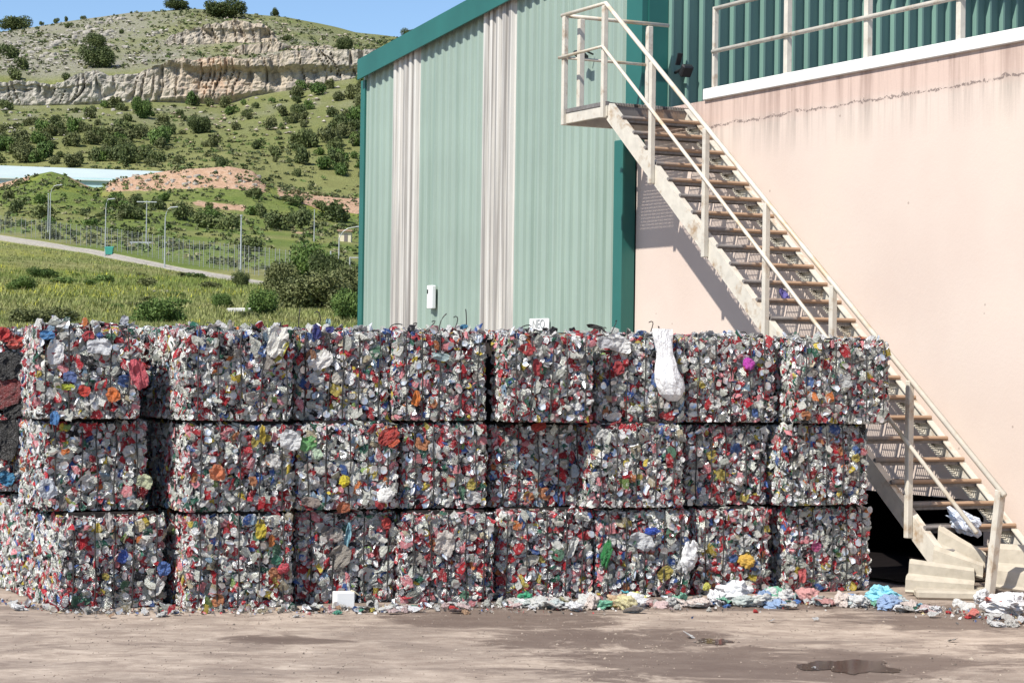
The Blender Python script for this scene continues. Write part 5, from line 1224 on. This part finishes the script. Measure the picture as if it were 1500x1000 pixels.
broken_sheet([gp(1452, 858, 18.95), gp(1560, 872, 18.8), gp(1560, 800, 19.4), gp(1448, 795, 19.45)], 2, .09, .02, 'long beige corrugated sheet running behind the lowest stair post', 8)
mb = MB(); p = gp(1395, 876, 19.1); mb.obox((0, 0, .04), ((1, -.1, 0), (.1, 1, 0), (0, 0, 1)), (.33, .25, .04)); o = mb.build('concrete_block', MT['fibre_beige'], bevel=.02); o.location = (p[0], p[1], 0); tag(o, 'flat beige concrete block under the lowest broken sheet', 'block')
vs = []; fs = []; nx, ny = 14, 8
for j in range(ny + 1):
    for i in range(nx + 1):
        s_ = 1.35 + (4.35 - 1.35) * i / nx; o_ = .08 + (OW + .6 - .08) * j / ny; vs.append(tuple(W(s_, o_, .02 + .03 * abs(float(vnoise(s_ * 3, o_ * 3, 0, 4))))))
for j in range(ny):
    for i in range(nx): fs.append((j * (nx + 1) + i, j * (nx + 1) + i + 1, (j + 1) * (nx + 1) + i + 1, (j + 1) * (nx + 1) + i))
tag(MB().add(vs, fs).build('shade_sheet', MT['shade_black']), 'black sheet added on the ground to darken the space under the stairs', 'shade_sheet')  # added sheet, its black stands in for shade on the ground
# bag left on a tread
s, z = on_plane(1412, 765, .45)
p = W(s, .45, z); o = link('plastic_bag', BLOBS[1], None, None, tuple(p), (.2, .3, .5), (.34, .26, .2)); o.color = (.66, .72, .82, 1); tag(o, 'bluish white plastic bag left on a lower stair tread', 'bag')
s, z = on_plane(1148, 432, .5); p = W(s, .5, z); o = link('plastic_scrap', SHEETS[2], None, None, tuple(p), (.9, .3, .5), (.14, .14, .12)); o.color = (.14, .12, .42, 1); tag(o, 'violet rag caught on a stair tread', 'rag')

# ------------------------------------------------------------------ puddles
m, nt, N, L, P = new_mat('puddle_water'); P.inputs['Base Color'].default_value = (.085, .055, .04, 1); P.inputs['Roughness'].default_value = .10; P.inputs['Specular IOR Level'].default_value = .35
bump(N, L, P, noise_node(N, L, mapped(N, L), 9, 3), .04, .01); MT['water'] = m
def puddle(x, y, w, h, seed):
    c = on_z(x, y); k = c[1] / FPX; rx = w * k / 2; y0 = on_z(x, y - h / 2)[1]; y1 = on_z(x, y + h / 2)[1]; ry = abs(y0 - y1) / 2; V = [(0, 0, 0)]; n = 90
    for j in range(n):
        a = 2 * math.pi * j / n; q = max(.25, 1 + 1.1 * float(fbm(math.cos(a) * 1.7 + seed, math.sin(a) * 1.7, 0, 5, seed))); V.append((rx * q * math.cos(a), ry * q * math.sin(a), 0))
    me = bpy.data.meshes.new('puddle'); me.from_pydata(V, [], [(0, 1 + j, 1 + (j + 1) % n) for j in range(n)]); o = link('puddle', me, MT['water'], None, (c[0], c[1], .004)); tag(o, kind='structure')
puddle(1235, 975, 116, 19, 3); puddle(1048, 940, 46, 8, 6)


# ------------------------------------------------------------------ grit and gravel scattered over the yard
def grit():
    n = 9000; r = np.random.default_rng(91); x = r.uniform(-4.6, 5.2, n); y = 12.6 + 6.2 * r.uniform(0, 1, n); k = fbm(x * .7, y * .7, 0, 3, 92) > r.uniform(-.7, .35, n); x = x[k]; y = y[k]; n = len(x)
    oc = np.array([(1, 0, 0), (-1, 0, 0), (0, 1, 0), (0, -1, 0), (0, 0, .7)], float); F = np.array([(0, 2, 4), (2, 1, 4), (1, 3, 4), (3, 0, 4)])
    sz = np.exp(r.normal(-5.4, .45, n)); an = r.uniform(0, 6.28, n); V = oc[None] * sz[:, None, None] * r.uniform(.6, 1.4, (n, 5, 1))
    V = np.stack([V[:, :, 0] * np.cos(an)[:, None] - V[:, :, 1] * np.sin(an)[:, None] + x[:, None], V[:, :, 0] * np.sin(an)[:, None] + V[:, :, 1] * np.cos(an)[:, None] + y[:, None], V[:, :, 2] + .001], 2)
    pal = np.array([(.30, .24, .19), (.22, .175, .14), (.10, .08, .065), (.36, .30, .24)]); c = pal[r.choice(4, n, p=[.3, .35, .2, .15])]
    me = np_mesh('grit', V.reshape(-1, 3), (F[None] + (np.arange(n) * 5)[:, None, None]).reshape(-1, 3), False, np.concatenate([np.repeat(c, 4, 0), np.ones((n * 4, 1))], 1))
    m, nt, N, L, P = new_mat('grit_stone'); at = N.new('ShaderNodeAttribute'); at.attribute_name = 'tint'; L.new(at.outputs['Color'], P.inputs['Base Color']); P.inputs['Roughness'].default_value = .9
    tag(link('grit', me, m), 'fine grit and gravel scattered over the stained yard', 'grit', None, 'stuff')
grit()
